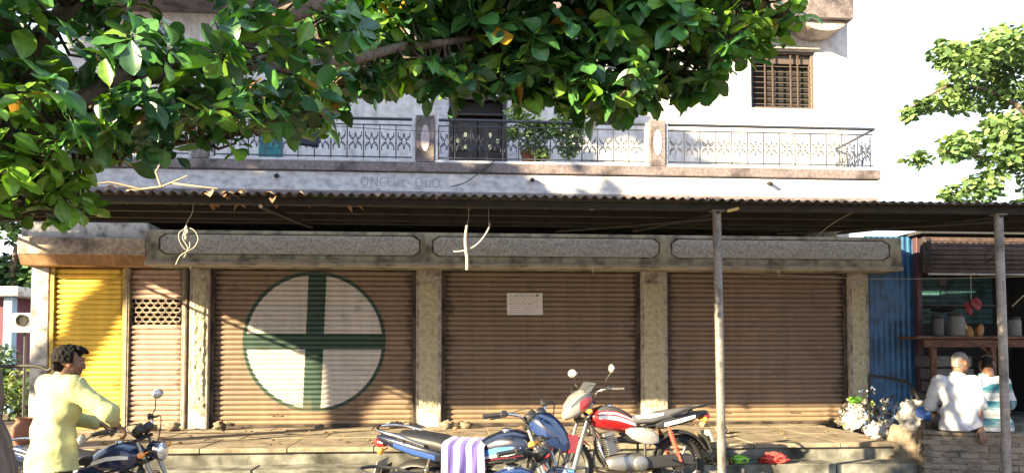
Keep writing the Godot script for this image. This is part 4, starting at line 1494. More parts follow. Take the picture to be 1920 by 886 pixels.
# clumps: [centre, radii, how many leaves]
func clumped(clumps: Array, size: float, lo: Color, hi: Color, parent: Node) -> void:
	var xf := []
	var cols := []
	for cl in clumps:
		for i in cl[2]:
			var d := Vector3(rng.randfn(), rng.randfn(), rng.randfn()).normalized()
			var r := pow(rng.randf(), 0.4)
			var p: Vector3 = cl[0] + d * cl[1] * r
			var bas := Basis.from_euler(Vector3(rng.randf_range(-0.9, 0.9), rng.randf() * TAU, rng.randf_range(-0.9, 0.5)))
			xf.append(Transform3D(bas * Basis.from_scale(Vector3.ONE * size * rng.randf_range(0.6, 1.3)), p))
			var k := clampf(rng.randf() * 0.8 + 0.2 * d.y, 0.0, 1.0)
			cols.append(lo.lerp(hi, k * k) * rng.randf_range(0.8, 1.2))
	many("foliage", small_leaf(), M.far_leaf, xf, cols, parent)

func surroundings() -> void:
	# tree standing behind the stall at the right
	var t := thing("roadside_tree", "green tree with tiered branches against the white sky at the right", "tree")
	limb("trunk", t, [Vector3(16.6, 0, -8.6), Vector3(16.5, 3.0, -8.5), Vector3(16.4, 6.0, -8.4), Vector3(16.2, 9.5, -8.4)], 0.3, 0.08)
	limb("branch", t, [Vector3(16.5, 5.6, -8.5), Vector3(15.0, 8.1, -8.4), Vector3(13.0, 8.9, -8.4), Vector3(11.6, 8.2, -8.4)], 0.12, 0.02)
	limb("branch", t, [Vector3(16.5, 5.0, -8.5), Vector3(14.5, 6.6, -8.2), Vector3(12.2, 7.0, -8.2)], 0.12, 0.02)
	var cl := []
	for c in [[12.6, 9.7, 0.55, 0.4], [13.2, 9.9, 0.6, 0.45], [12.9, 9.2, 0.6, 0.5], [13.9, 9.8, 0.6, 0.5], [14.6, 10.2, 0.8, 0.6], [14.3, 9.4, 0.7, 0.6], [15.3, 9.7, 0.8, 0.7], [12.2, 8.35, 0.55, 0.25], [13.0, 8.4, 0.5, 0.3], [13.1, 8.9, 0.4, 0.35], [14.0, 8.6, 0.6, 0.35], [14.9, 8.8, 0.7, 0.4], [11.7, 8.15, 0.25, 0.2], [12.05, 6.9, 0.4, 0.22], [12.6, 7.0, 0.5, 0.3], [13.2, 7.3, 0.6, 0.4], [13.9, 7.6, 0.7, 0.4], [14.6, 7.9, 0.7, 0.5], [14.0, 6.8, 0.7, 0.5], [14.8, 7.0, 0.8, 0.6], [13.6, 6.1, 0.55, 0.5], [15.3, 6.2, 0.6, 0.7], [13.1, 5.9, 0.4, 0.35], [15.8, 7.4, 1.0, 1.2], [16.6, 9.0, 1.2, 1.4], [13.3, 5.3, 0.5, 0.5], [14.9, 5.2, 0.7, 0.6]]:
		cl.append([Vector3(c[0], c[1], -8.4 + rng.randf_range(-0.5, 0.5)), Vector3(c[2], c[3], c[2] * 0.9), int(230 * c[2] * c[3] / 0.3) + 40])
	clumped(cl, 0.2, Color(0.09, 0.17, 0.07), Color(0.32, 0.44, 0.12), t)
	# what shows past the left corner of the shop
	var t2 := thing("corner_tree", "dense green tree behind the left corner of the shop", "tree")
	limb("trunk", t2, [Vector3(-13.4, 0, -11.0), Vector3(-13.3, 2.0, -11.0), Vector3(-13.2, 4.5, -11.0)], 0.2, 0.06)
	cl = []
	for i in 26:
		cl.append([Vector3(-13.3 + rng.randf_range(-1.8, 1.9), 3.3 + rng.randf_range(-0.8, 3.0), -11.0 + rng.randf_range(-1, 1)), Vector3(0.7, 0.6, 0.7), 330])
	clumped(cl, 0.2, Color(0.03, 0.075, 0.03), Color(0.1, 0.18, 0.05), t2)
	for s in [[-11.05, 0.6, -6.5, 0.6, "yellow-green bush at the foot of the left corner pillar", 1], [-12.2, 0.9, -7.6, 0.9, "grey-green bush in front of the small maroon kiosk", 0], [-11.9, 0.4, -5.2, 0.6, "low bush lowest at the left edge behind the man", 0]]:
		var b := thing("bush", s[4], "bush", Vector3(s[0], 0, s[2]), 0.0, "bushes past the left corner")
		var st := Mb.new()
		for i in 5:
			st.tube([Vector3(0, 0, 0), Vector3(rng.randf_range(-0.3, 0.3), s[1], rng.randf_range(-0.3, 0.3))], 0.012, 5)
		part("stem", st, M.twig, b)
		cl = []
		for i in 7:
			cl.append([Vector3(rng.randf_range(-0.6, 0.6), s[1] + rng.randf_range(-0.3, 0.55), rng.randf_range(-0.3, 0.3)), Vector3(0.4, 0.35, 0.35), 150])
		clumped(cl, 0.13, Color(0.06, 0.11, 0.04), Color(0.34, 0.36, 0.06) if s[5] else Color(0.12, 0.2, 0.09), b)
	var k := thing("kiosk", "small maroon kiosk with a white flat roof and pale blue pillar at the left edge", "kiosk", Vector3(-13.0, 0, -9.3))
	var w := Mb.new()
	w.bb(Vector3(-1.2, 0, -1.0), Vector3(0.75, 2.95, 0.3), 0.02)
	part("wall", w, mat(lin(0.16, 0.05, 0.08), 0.8, {"tex": T.fine, "scale": 0.8}), k)
	var r := Mb.new()
	r.bb(Vector3(-1.5, 2.953, -1.2), Vector3(1.18, 3.2, 0.75), 0.02)
	part("roof", r, M.whitewash, k)
	var p := Mb.new()
	p.bb(Vector3(0.72, 0, 0.32), Vector3(0.95, 2.95, 0.55), 0.02)
	part("pillar", p, mat(lin(0.2, 0.33, 0.45), 0.7), k)
	var wb := thing("white_box", "white box with a dark round opening on a post beside the left corner pillar", "box", Vector3(-8.82, 0, -3.0))
	var wq := Mb.new()
	wq.bb(Vector3(-0.16, 1.98, -0.2), Vector3(0.16, 2.28, 0.1), 0.02)
	wq.bb(Vector3(-0.2, 1.92, -0.25), Vector3(0.2, 1.98, 0.16), 0.01)
	part("body", wq, M.whitewash, wb)
	var ws := Mb.new()
	ws.tube([Vector3(0, 0, -0.05), Vector3(0, 1.92, -0.05)], 0.025, 8)
	part("post", ws, M.iron, wb)
	var wo := Mb.new()
	wo.lathe([Vector2(0.001, 0), Vector2(0.11, 0), Vector2(0.11, 0.03), Vector2(0.09, 0.03), Vector2(0.085, 0.01), Vector2(0.001, 0.01)], Vector3(0.02, 2.14, 0.101), Basis.IDENTITY, 18)
	part("opening", wo, M.dark_room, wb)
	# plant on the balcony
	var bp := thing("potted_plant", "leafy potted plant spilling through the balcony railing", "plant", Vector3(0.62, 4.447, 0.1))
	var po := Mb.new()
	po.lathe([Vector2(0.001, 0), Vector2(0.1, 0), Vector2(0.14, 0.2), Vector2(0.15, 0.2), Vector2(0.15, 0.24), Vector2(0.12, 0.24), Vector2(0.11, 0.2), Vector2(0.001, 0.2)], Vector3(-0.35, 0, 0.0), Basis(Vector3(1, 0, 0), Vector3(0, 0, -1), Vector3(0, 1, 0)), 18)
	part("pot", po, M.pot, bp)
	var sm := Mb.new()
	for i in 7:
		sm.tube([Vector3(-0.35, 0.2, 0), Vector3(-0.3 + i * 0.06 - 0.12, 0.45, 0.05), Vector3(-0.5 + i * 0.16, 0.6 + rng.randf_range(-0.1, 0.2), 0.1)], 0.006, 5)
	part("stem", sm, M.twig, bp)
	cl = []
	for c in [[-0.35, 0.35, 0.2], [-0.32, 0.62, 0.2], [-0.1, 0.55, 0.2], [-0.55, 0.8, 0.16], [0.12, 0.62, 0.2], [0.3, 0.45, 0.2], [0.25, 0.25, 0.18], [-0.2, 0.2, 0.14], [0.4, 0.65, 0.14], [-0.62, 0.5, 0.12]]:
		cl.append([Vector3(c[0], c[1], 0.12), Vector3(c[2], c[2] * 0.9, 0.2), 170])
	clumped(cl, 0.075, Color(0.14, 0.24, 0.08), Color(0.4, 0.52, 0.24), bp)
	# dry leaves and twigs lying on the awning
	var xf := []
	var cols := []
	for i in 110:
		var heap := rng.randi() % 5
		var x: float = [-4.3, -3.2, -2.55, -4.0, -1.0][heap] + rng.randfn() * [0.5, 0.3, 0.25, 0.9, 1.5][heap]
		var z := clampf(rng.randf_range(2.6, 4.15), 0.8, 4.15)
		xf.append(Transform3D(Basis.from_euler(Vector3(rng.randf_range(-0.5, 0.5), rng.randf() * TAU, rng.randf_range(-0.5, 0.5))) * Basis.from_scale(Vector3.ONE * rng.randf_range(0.08, 0.16)), Vector3(x, roof_y(z) + rng.randf_range(0.01, 0.03), z)))
		cols.append(Color(0.42, 0.27, 0.17).lerp(Color(0.2, 0.11, 0.06), rng.randf()))
	var dl := many("dry_leaves", leaf_mesh(1), M.dry_leaf, xf, cols)
	tag(dl, "dry brown leaves lying along the front of the awning", "leaves")
	var bt := thing("fallen_branch", "bare pale forked branch lying on the left end of the awning", "branch", Vector3(-3.95, roof_y(3.9) + 0.03, 3.9))
	var bq := Mb.new()
	for q in [[Vector3(-0.35, 0, 0), Vector3(0, 0.05, 0), Vector3(0.28, 0.16, 0.05)], [Vector3(0, 0.05, 0), Vector3(-0.05, 0.2, 0.02), Vector3(-0.02, 0.28, 0)], [Vector3(0.1, 0.09, 0), Vector3(0.3, 0.05, 0.1), Vector3(0.6, 0.02, 0.1)], [Vector3(-0.2, 0.02, 0), Vector3(-0.5, 0.08, 0.05), Vector3(-0.75, 0.03, 0.1)]]:
		bq.tube(q, [0.014, 0.011, 0.006], 6)
	part("wood", bq, mat(lin(0.3, 0.22, 0.15), 0.85), bt)


# ---------------------------------------------------------------- motorcycles: +x is forward, +z the rider's right
func arc(c: Vector3, r: float, a0: float, a1: float, n: int) -> Array:
	var out := []
	for i in n + 1:
		var a := lerpf(a0, a1, float(i) / n)
		out.append(c + Vector3(cos(a) * r, sin(a) * r, 0))
	return out

func wheel(called: String, parent: Node, at: Vector3, r: float, wid: float, spoked: bool) -> Node3D:
	var w := holder(called, parent)
	w.position = at
	var ty := Mb.new()
	var prof := []
	for i in 13:
		var a := TAU * i / 12.0
		prof.append(Vector2(r - wid + cos(a) * wid, sin(a) * wid * 0.95))
	ty.lathe(prof, Vector3.ZERO, Basis.IDENTITY, 36)
	for i in 44:
		var a := TAU * i / 44.0
		ty.box(Vector3(cos(a) * (r - 0.004), sin(a) * (r - 0.004), 0), Vector3(0.012, 0.02, wid * 1.3), Basis(Vector3(0, 0, 1), a), 0.003)
	part("tyre", ty, M.tyre, w)
	var rim := Mb.new()
	var ri := r - wid * 1.75
	rim.lathe([Vector2(ri, -wid * 0.6), Vector2(ri - 0.012, -wid * 0.4), Vector2(ri - 0.02, 0), Vector2(ri - 0.012, wid * 0.4), Vector2(ri, wid * 0.6), Vector2(ri + 0.016, wid * 0.62), Vector2(ri + 0.004, 0), Vector2(ri + 0.016, -wid * 0.62), Vector2(ri, -wid * 0.6)], Vector3.ZERO, Basis.IDENTITY, 32)
	part("rim", rim, M.chrome if spoked else M.alloy, w)
	var hub := Mb.new()
	hub.lathe([Vector2(0.001, -0.055), Vector2(0.06, -0.055), Vector2(0.07, -0.04), Vector2(0.07, 0.04), Vector2(0.06, 0.055), Vector2(0.001, 0.055)], Vector3.ZERO, Basis.IDENTITY, 18)
	hub.lathe([Vector2(0.001, -0.09), Vector2(0.012, -0.09), Vector2(0.012, 0.09), Vector2(0.001, 0.09)], Vector3.ZERO, Basis.IDENTITY, 8)
	part("hub", hub, M.alloy, w)
	var sp := Mb.new()
	if spoked:
		for i in 28:
			var a := TAU * i / 28.0
			var s := 1.0 if i % 2 else -1.0
			sp.tube([Vector3(cos(a + 0.25 * s) * 0.06, sin(a + 0.25 * s) * 0.06, s * 0.04), Vector3(cos(a) * ri, sin(a) * ri, 0)], 0.002, 4, false)
	else:
		for i in 6:
			var a := TAU * i / 6.0
			sp.tube([Vector3(cos(a) * 0.06, sin(a) * 0.06, 0), Vector3(cos(a + 0.06) * (ri * 0.55), sin(a + 0.06) * ri * 0.55, 0), Vector3(cos(a) * (ri - 0.01), sin(a) * (ri - 0.01), 0)], [0.018, 0.013, 0.017], 6, false)
	part("spokes", sp, M.alloy, w)
	return w

func motorcycle(called: String, label: String, at: Vector3, turn: float, lean: float, steer: float, size: float, k: Dictionary) -> Node3D:
	var b := thing(called, label, "motorcycle", at)
	b.basis = Basis(Vector3.UP, turn) * Basis(Vector3.RIGHT, lean) * Basis.from_scale(Vector3.ONE * size)
	var body: Material = k.body
	var trim: Material = k.trim
	var mir: bool = k.get("mirrors", true)
	# frame and running gear
	wheel("rear_wheel", b, Vector3(-0.62, 0.3, 0), 0.3, 0.05, k.get("spoked", false))
	var fr := Mb.new()
	fr.tube(smooth_path([Vector3(0.4, 0.86, 0), Vector3(0.32, 0.68, 0), Vector3(0.28, 0.4, 0), Vector3(0.1, 0.26, 0), Vector3(-0.2, 0.26, 0)]), 0.018, 8)
	for s in [-1.0, 1.0]:
		fr.tube([Vector3(0.34, 0.78, 0), Vector3(-0.1, 0.68, 0.08 * s), Vector3(-0.5, 0.72, 0.1 * s), Vector3(-0.85, 0.78, 0.08 * s)], 0.013, 8)
		fr.tube([Vector3(-0.2, 0.28, 0.09 * s), Vector3(-0.62, 0.3, 0.1 * s)], 0.02, 8)
		fr.tube([Vector3(-0.2, 0.28, 0.09 * s), Vector3(-0.22, 0.68, 0.09 * s)], 0.014, 8)
	part("frame", fr, M.black_metal, b)
	for s in [-1.0, 1.0]:
		var sh := Mb.new()
		sh.tube([Vector3(-0.6, 0.32, 0.12 * s), Vector3(-0.47, 0.7, 0.12 * s)], 0.014, 8)
		var coil := []
		for i in 61:
			var u := i / 60.0
			var c := Vector3(-0.575, 0.39, 0.12 * s).lerp(Vector3(-0.495, 0.63, 0.12 * s), u)
			coil.append(c + Vector3(cos(u * TAU * 8), 0, sin(u * TAU * 8)) * 0.026)
		sh.tube(coil, 0.006, 5)
		sh.tube([Vector3(-0.55, 0.46, 0.12 * s), Vector3(-0.49, 0.64, 0.12 * s)], 0.022, 8)
		part("shock_absorber", sh, k.get("shock", M.chrome), b)
	var cg := Mb.new()
	cg.loft([[-0.74, 0.33, -0.1, 0.018, 0.05, 4.0], [-0.55, 0.34, -0.1, 0.02, 0.07, 4.0], [-0.2, 0.32, -0.1, 0.02, 0.06, 4.0], [-0.12, 0.31, -0.1, 0.018, 0.05, 4.0]], 14)
	part("chain_guard", cg, M.dark_plastic, b)
	# engine
	var en := Mb.new()
	en.loft([[-0.2, 0.33, 0, 0.07, 0.06, 3.0], [-0.16, 0.33, 0, 0.12, 0.1, 3.0], [0.02, 0.32, 0, 0.13, 0.11, 3.0], [0.16, 0.32, 0, 0.11, 0.09, 3.0], [0.21, 0.32, 0, 0.06, 0.05, 3.0]], 18)
	for s in [-1.0, 1.0]:
		en.lathe([Vector2(0.001, 0.15), Vector2(0.07, 0.148), Vector2(0.085, 0.13), Vector2(0.085, 0.08)], Vector3(-0.06 + 0.08 * s, 0.32, 0), Basis.IDENTITY if s > 0 else Basis(Vector3(1, 0, 0), Vector3(0, -1, 0), Vector3(0, 0, -1)), 20)
	part("crankcase", en, M.alloy, b)
	var cy := Mb.new()
	var tilt := Basis(Vector3(0, 0, 1), -0.25)
	for i in 9:
		cy.box(Vector3(0.13, 0.43, 0) + tilt * Vector3(0, i * 0.021, 0), Vector3(0.15, 0.008, 0.16), tilt, 0.002)
	cy.box(Vector3(0.13, 0.43, 0) + tilt * Vector3(0, 0.08, 0), Vector3(0.1, 0.17, 0.11), tilt, 0.01)
	cy.box(Vector3(0.13, 0.43, 0) + tilt * Vector3(0, 0.2, 0), Vector3(0.12, 0.05, 0.13), tilt, 0.015)
	part("cylinder", cy, M.alloy, b)
	var carb := Mb.new()
	carb.tube([Vector3(0.1, 0.56, 0), Vector3(-0.05, 0.57, 0.02), Vector3(-0.16, 0.56, 0.02)], [0.025, 0.04, 0.05], 10)
	part("carburettor", carb, M.dark_plastic, b)
	var ex := Mb.new()
	ex.tube(smooth_path([Vector3(0.2, 0.5, 0.06), Vector3(0.29, 0.44, 0.09), Vector3(0.25, 0.25, 0.13), Vector3(0.0, 0.2, 0.15), Vector3(-0.25, 0.23, 0.16)]), 0.02, 10)
	ex.tube([Vector3(-0.25, 0.23, 0.16), Vector3(-0.3, 0.24, 0.165), Vector3(-0.75, 0.33, 0.17), Vector3(-0.82, 0.345, 0.17)], [0.022, 0.042, 0.046, 0.03], 12)
	part("exhaust", ex, M.chrome, b)
	var fp := Mb.new()
	for s in [-1.0, 1.0]:
		fp.tube([Vector3(-0.1, 0.26, 0.1 * s), Vector3(-0.1, 0.26, 0.27 * s)], [0.012, 0.018], 8)
		fp.tube([Vector3(-0.45, 0.36, 0.1 * s), Vector3(-0.42, 0.36, 0.24 * s)], [0.01, 0.015], 8)
	fp.tube([Vector3(-0.05, 0.24, -0.1), Vector3(-0.14, 0.12, -0.17), Vector3(-0.2, 0.0, -0.24)], 0.011, 6)
	part("footrest", fp, M.black_metal, b)
	# tank with its stripes
	var tank := [[-0.16, 0.70, 0, 0.05, 0.05, 2.4], [-0.12, 0.715, 0, 0.09, 0.085, 2.5], [-0.02, 0.75, 0, 0.115, 0.115, 2.5], [0.1, 0.785, 0, 0.132, 0.13, 2.5], [0.22, 0.80, 0, 0.135, 0.125, 2.5], [0.3, 0.80, 0, 0.12, 0.1, 2.4], [0.35, 0.80, 0, 0.08, 0.06, 2.2]]
	var tk := Mb.new()
	tk.loft(tank, 28)
	var tp := part("tank", tk, body, b)
	for st in k.get("stripes", []):
		for s in 2:
			var q := Mb.new()
			var a: float = st[0]
			var e: float = st[1]
			var cut := tank.slice(st[2], st[3])
			if s == 0: q.loft(cut, 6, a, e, 0.0025)
			else: q.loft(cut, 6, PI - e, PI - a, 0.0025)
			part("stripe", q, st[4], tp)
	var cap := Mb.new()
	cap.lathe([Vector2(0.035, 0), Vector2(0.035, 0.012), Vector2(0.028, 0.018), Vector2(0.001, 0.018)], Vector3(0.14, 0.917, 0), Basis(Vector3(1, 0, 0), Vector3(0, 0, -1), Vector3(0, 1, 0)), 16)
	part("fuel_cap", cap, M.chrome, tp)
	# seat
	var se := Mb.new()
	se.loft([[-0.02, 0.745, 0, 0.06, 0.035, 2.6], [-0.1, 0.765, 0, 0.11, 0.05, 3.0], [-0.3, 0.77, 0, 0.135, 0.055, 3.0], [-0.42, 0.80, 0, 0.135, 0.058, 3.0], [-0.6, 0.825, 0, 0.125, 0.055, 3.0], [-0.76, 0.845, 0, 0.105, 0.042, 3.0], [-0.8, 0.845, 0, 0.07, 0.02, 2.5]], 22)
	part("seat", se, k.get("seat", M.seat), b)
	if k.has("seat_edge"):
		var sg := Mb.new()
		sg.loft([[-0.12, 0.76, 0, 0.113, 0.053, 3.0], [-0.3, 0.766, 0, 0.139, 0.057, 3.0], [-0.42, 0.79, 0, 0.139, 0.06, 3.0]], 20, 0.15, PI - 0.15, 0.003, false)
		part("seat_cover_panel", sg, k.seat_edge, b)
	# side panels and tail
	for s in [-1.0, 1.0]:
		var sp := Mb.new()
		var ps: float = k.get("panel_size", 1.0)
		sp.loft([[-0.36, 0.56, 0.105 * s, 0.012, 0.05 * ps, 2.5], [-0.3, 0.58, 0.115 * s, 0.028, 0.1 * ps, 2.6], [-0.18, 0.6, 0.12 * s, 0.032, 0.12 * ps, 2.6], [-0.06, 0.63, 0.11 * s, 0.025, 0.08 * ps, 2.5], [0.0, 0.65, 0.1 * s, 0.01, 0.03 * ps, 2.5]], 18)
		part("side_panel", sp, k.get("panel", body), b)
		var tc := Mb.new()
		tc.loft([[-0.34, 0.70, 0.09 * s, 0.012, 0.025, 2.5], [-0.42, 0.715, 0.105 * s, 0.03, 0.05, 2.6], [-0.62, 0.755, 0.1 * s, 0.034, 0.052, 2.6], [-0.8, 0.795, 0.075 * s, 0.034, 0.045, 2.6], [-0.94, 0.825, 0.045 * s, 0.03, 0.03, 2.4], [-0.98, 0.832, 0.035 * s, 0.02, 0.015, 2.2]], 16)
		var tcp := part("tail_cowl", tc, k.get("tail", body), b)
		if k.has("tail_stripe"):
			var ts := Mb.new()
			var a0 := -0.5 if s > 0 else PI - 0.15
			ts.loft([[-0.42, 0.715, 0.105 * s, 0.03, 0.05, 2.6], [-0.62, 0.755, 0.1 * s, 0.034, 0.052, 2.6], [-0.8, 0.795, 0.075 * s, 0.034, 0.045, 2.6]], 4, a0, a0 + 0.65, 0.0025)
			part("stripe", ts, k.tail_stripe, tcp)
		var ind := Mb.new()
		ind.tube([Vector3(-0.88, 0.75, 0.06 * s), Vector3(-0.88, 0.75, 0.14 * s)], 0.008, 6)
		ind.ball(Vector3(-0.885, 0.75, 0.165 * s), Vector3(0.03, 0.028, 0.035))
		part("indicator", ind, M.amber_lens, b)
	var tl := Mb.new()
	tl.loft([[-0.92, 0.78, 0, 0.07, 0.03, 2.6], [-0.97, 0.785, 0, 0.068, 0.04, 2.8], [-1.0, 0.79, 0, 0.055, 0.03, 2.6], [-1.01, 0.79, 0, 0.03, 0.015, 2.4]], 16)
	part("tail_light", tl, M.red_lens, b)
	var gb := Mb.new()
	gb.tube(smooth_path([Vector3(-0.5, 0.8, 0.15), Vector3(-0.72, 0.87, 0.16), Vector3(-0.9, 0.9, 0.13), Vector3(-0.985, 0.91, 0), Vector3(-0.9, 0.9, -0.13), Vector3(-0.72, 0.87, -0.16), Vector3(-0.5, 0.8, -0.15)], 4), 0.014, 8)
	gb.tube([Vector3(-0.74, 0.875, 0.155), Vector3(-0.68, 0.78, 0.1)], 0.011, 6)
	gb.tube([Vector3(-0.74, 0.875, -0.155), Vector3(-0.68, 0.78, -0.1)], 0.011, 6)
	part("grab_rail", gb, k.get("rail", M.chrome), b)
	var mg := Mb.new()
	var rows := []
	for p in arc(Vector3(-0.62, 0.3, 0), 0.345, 0.6, 2.75, 14):
		rows.append(PackedVector3Array([p + Vector3(0, -0.03, -0.085), p + Vector3(0, 0.0, -0.075), p + Vector3(0, 0.012, 0), p + Vector3(0, 0.0, 0.075), p + Vector3(0, -0.03, 0.085)]))
	mg.grid(rows)
	mg.box(Vector3(-0.955, 0.5, 0), Vector3(0.012, 0.2, 0.17), Basis(Vector3(0, 0, 1), -0.32), 0.004)
	part("rear_mudguard", mg, M.dark_plastic, b)
	var np := Mb.new()
	np.box(Vector3(-0.98, 0.58, 0), Vector3(0.006, 0.13, 0.2), Basis(Vector3(0, 0, 1), -0.32), 0.002)
	part("number_plate", np, M.plate, b)
	# crash guard round the engine, horn, battery box and battery leads
	var gu := Mb.new()
	gu.tube(smooth_path([Vector3(0.32, 0.62, 0.03), Vector3(0.36, 0.6, 0.2), Vector3(0.34, 0.42, 0.27), Vector3(0.26, 0.3, 0.2), Vector3(0.24, 0.28, 0.0), Vector3(0.26, 0.3, -0.2), Vector3(0.34, 0.42, -0.27), Vector3(0.36, 0.6, -0.2), Vector3(0.32, 0.62, -0.03)], 4), 0.012, 8)
	part("crash_guard", gu, M.chrome if not k.get("dark_bar", false) else M.black_metal, b)
	var ho := Mb.new()
	ho.lathe([Vector2(0.001, 0.0), Vector2(0.05, 0.0), Vector2(0.055, 0.015), Vector2(0.04, 0.03), Vector2(0.001, 0.035)], Vector3(0.35, 0.66, 0.05), Basis(Vector3(0, 0, -1), Vector3(0, 1, 0), Vector3(1, 0, 0)), 16)
	part("horn", ho, M.black_metal, b)
	var lw := Mb.new()
	lw.tube(smooth_path([Vector3(0.3, 0.7, 0.06), Vector3(0.2, 0.6, 0.09), Vector3(0.1, 0.48, 0.1), Vector3(-0.05, 0.44, 0.13)], 4), 0.006, 5)
	part("wire_loom", lw, M.cable, b)
	var kk := Mb.new()
	kk.tube(smooth_path([Vector3(-0.05, 0.3, 0.15), Vector3(0.02, 0.38, 0.19), Vector3(0.03, 0.5, 0.2), Vector3(0.03, 0.52, 0.26)], 3), 0.01, 6)
	part("kick_lever", kk, M.chrome, b)
	# steered front end
	var f := Node3D.new()
	put(f, "front_end", b)
	f.position = Vector3(0.42, 0, 0)
	f.rotation.y = steer
	var o := Vector3(-0.42, 0, 0)
	wheel("front_wheel", f, Vector3(0.21, 0.3, 0), 0.3, 0.042, k.get("spoked", false))
	for s in [-1.0, 1.0]:
		var fk := Mb.new()
		fk.tube([Vector3(0.205, 0.29, 0.085 * s), Vector3(0.1, 0.58, 0.085 * s)], 0.026, 10)
		fk.tube([Vector3(0.1, 0.58, 0.085 * s), Vector3(-0.06, 0.97, 0.085 * s)], 0.017, 10)
		part("fork", fk, M.alloy if s > 0 else M.alloy, f)
	var yk := Mb.new()
	yk.box(Vector3(0.02, 0.78, 0), Vector3(0.07, 0.035, 0.23), Basis(Vector3(0, 0, 1), 0.38), 0.008)
	part("yoke", yk, M.black_metal, f)
	var yk2 := Mb.new()
	yk2.box(Vector3(-0.055, 0.96, 0), Vector3(0.07, 0.03, 0.22), Basis(Vector3(0, 0, 1), 0.38), 0.008)
	part("yoke", yk2, M.black_metal, f)
	var fm := Mb.new()
	rows = []
	for p in arc(Vector3(0.21, 0.3, 0), 0.325, -0.15, 2.3, 16):
		rows.append(PackedVector3Array([p + Vector3(0, -0.035, -0.07), p + Vector3(0, -0.005, -0.06), p + Vector3(0, 0.012, 0), p + Vector3(0, -0.005, 0.06), p + Vector3(0, -0.035, 0.07)]))
	fm.grid(rows)
	for s in [-1.0, 1.0]:
		fm.box(Vector3(0.19, 0.54, 0.072 * s), Vector3(0.12, 0.18, 0.012), Basis.IDENTITY, 0.005)
	part("front_mudguard", fm, k.get("guard", body), f)
	var hb := Mb.new()
	for s in [-1.0, 1.0]:
		hb.tube(smooth_path([Vector3(-0.06, 0.98, 0), Vector3(-0.06, 0.985, 0.07 * s), Vector3(-0.07, 1.06, 0.17 * s), Vector3(-0.14, 1.085, 0.26 * s), Vector3(-0.21, 1.08, 0.34 * s)], 4), 0.0115, 8)
	part("handlebar", hb, M.chrome if not k.get("dark_bar", false) else M.black_metal, f)
	for s in [-1.0, 1.0]:
		var gp := Mb.new()
		gp.tube([Vector3(-0.165, 1.085, 0.285 * s), Vector3(-0.225, 1.08, 0.36 * s), Vector3(-0.245, 1.077, 0.39 * s)], [0.018, 0.0175, 0.019], 10)
		part("grip", gp, M.dark_plastic, f)
		var sw := Mb.new()
		sw.box(Vector3(-0.145, 1.088, 0.262 * s), Vector3(0.05, 0.05, 0.05), Basis(Vector3.UP, 0.7 * s), 0.012)
		sw.tube([Vector3(-0.11, 1.085, 0.255 * s), Vector3(-0.1, 1.08, 0.3 * s), Vector3(-0.16, 1.07, 0.41 * s)], 0.0065, 6)
		part("lever", sw, M.black_metal, f)
		if mir:
			var ms := Mb.new()
			var tip := Vector3(-0.13, 1.25, 0.33 * s)
			var folded: bool = k.get("fold", false) and s > 0
			if folded: tip = Vector3(-0.27, 1.03, 0.47)
			ms.tube(smooth_path([Vector3(-0.13, 1.1, 0.245 * s), Vector3(-0.1, 1.16, 0.27 * s) if not folded else Vector3(-0.2, 1.1, 0.38), tip], 4), 0.006, 6)
			part("mirror_stem", ms, M.black_metal, f)
			var mh := Mb.new()
			var bas := Basis(Vector3.UP, -PI / 2 + 0.25 * s)
			mh.ball(tip + Vector3(0.015, 0.035, 0.02 * s), Vector3(0.062, 0.045, 0.022), bas, 18, 8)
			var mp := part("mirror", mh, k.get("mirror_shell", M.dark_plastic), f)
			var gl := Mb.new()
			gl.ball(tip + Vector3(-0.004, 0.035, 0.02 * s), Vector3(0.055, 0.039, 0.006), bas, 18, 6)
			part("mirror_glass", gl, M.mirror, mp)
		var ind := Mb.new()
		ind.tube([Vector3(0.05, 0.86, 0.09 * s), Vector3(0.05, 0.86, 0.16 * s)], 0.008, 6)
		ind.ball(Vector3(0.055, 0.86, 0.19 * s), Vector3(0.032, 0.028, 0.035))
		part("indicator", ind, M.amber_lens, f)
	# headlamp cowl
	var hc := Mb.new()
	var fs: float = k.get("fair", 1.0)
	var shell := [[-0.03, 0.99, 0, 0.12 * fs, 0.09 * fs, 2.6], [0.05, 0.965, 0, 0.14 * fs, 0.12 * fs, 3.0], [0.13, 0.92, 0, 0.125 * fs, 0.115 * fs, 3.0], [0.21, 0.865, 0, 0.085 * fs, 0.085 * fs, 2.8], [0.25, 0.83, 0, 0.035 * fs, 0.04 * fs, 2.4]]
	if k.get("fairing", false):
		hc.loft(shell, 28)
	elif k.get("small_lamp", false):
		hc.loft([[0.0, 0.86, 0, 0.05, 0.05, 2.2], [0.05, 0.86, 0, 0.08, 0.08, 2.2], [0.13, 0.85, 0, 0.085, 0.085, 2.2]], 20)
	else:
		hc.loft([[-0.02, 0.93, 0, 0.1, 0.1, 2.4], [0.05, 0.92, 0, 0.135, 0.135, 2.5], [0.13, 0.89, 0, 0.125, 0.125, 2.5], [0.17, 0.88, 0, 0.1, 0.1, 2.4]], 24)
	var hcp := part("headlamp_cowl", hc, k.get("cowl", body), f)
	var lamp := Mb.new()
	if k.get("fairing", false):
		lamp.ball(Vector3(0.19, 0.855, 0), Vector3(0.055, 0.07 * fs, 0.07 * fs), Basis(Vector3(0, 0, 1), 0.4), 18, 10)
	elif k.get("small_lamp", false):
		lamp.ball(Vector3(0.13, 0.85, 0), Vector3(0.03, 0.078, 0.078), Basis.IDENTITY, 18, 10)
	else:
		lamp.ball(Vector3(0.155, 0.878, 0), Vector3(0.045, 0.085, 0.085), Basis.IDENTITY, 18, 10)
	part("headlamp", lamp, M.lamp_glass, hcp)
	var vz := Mb.new()
	rows = []
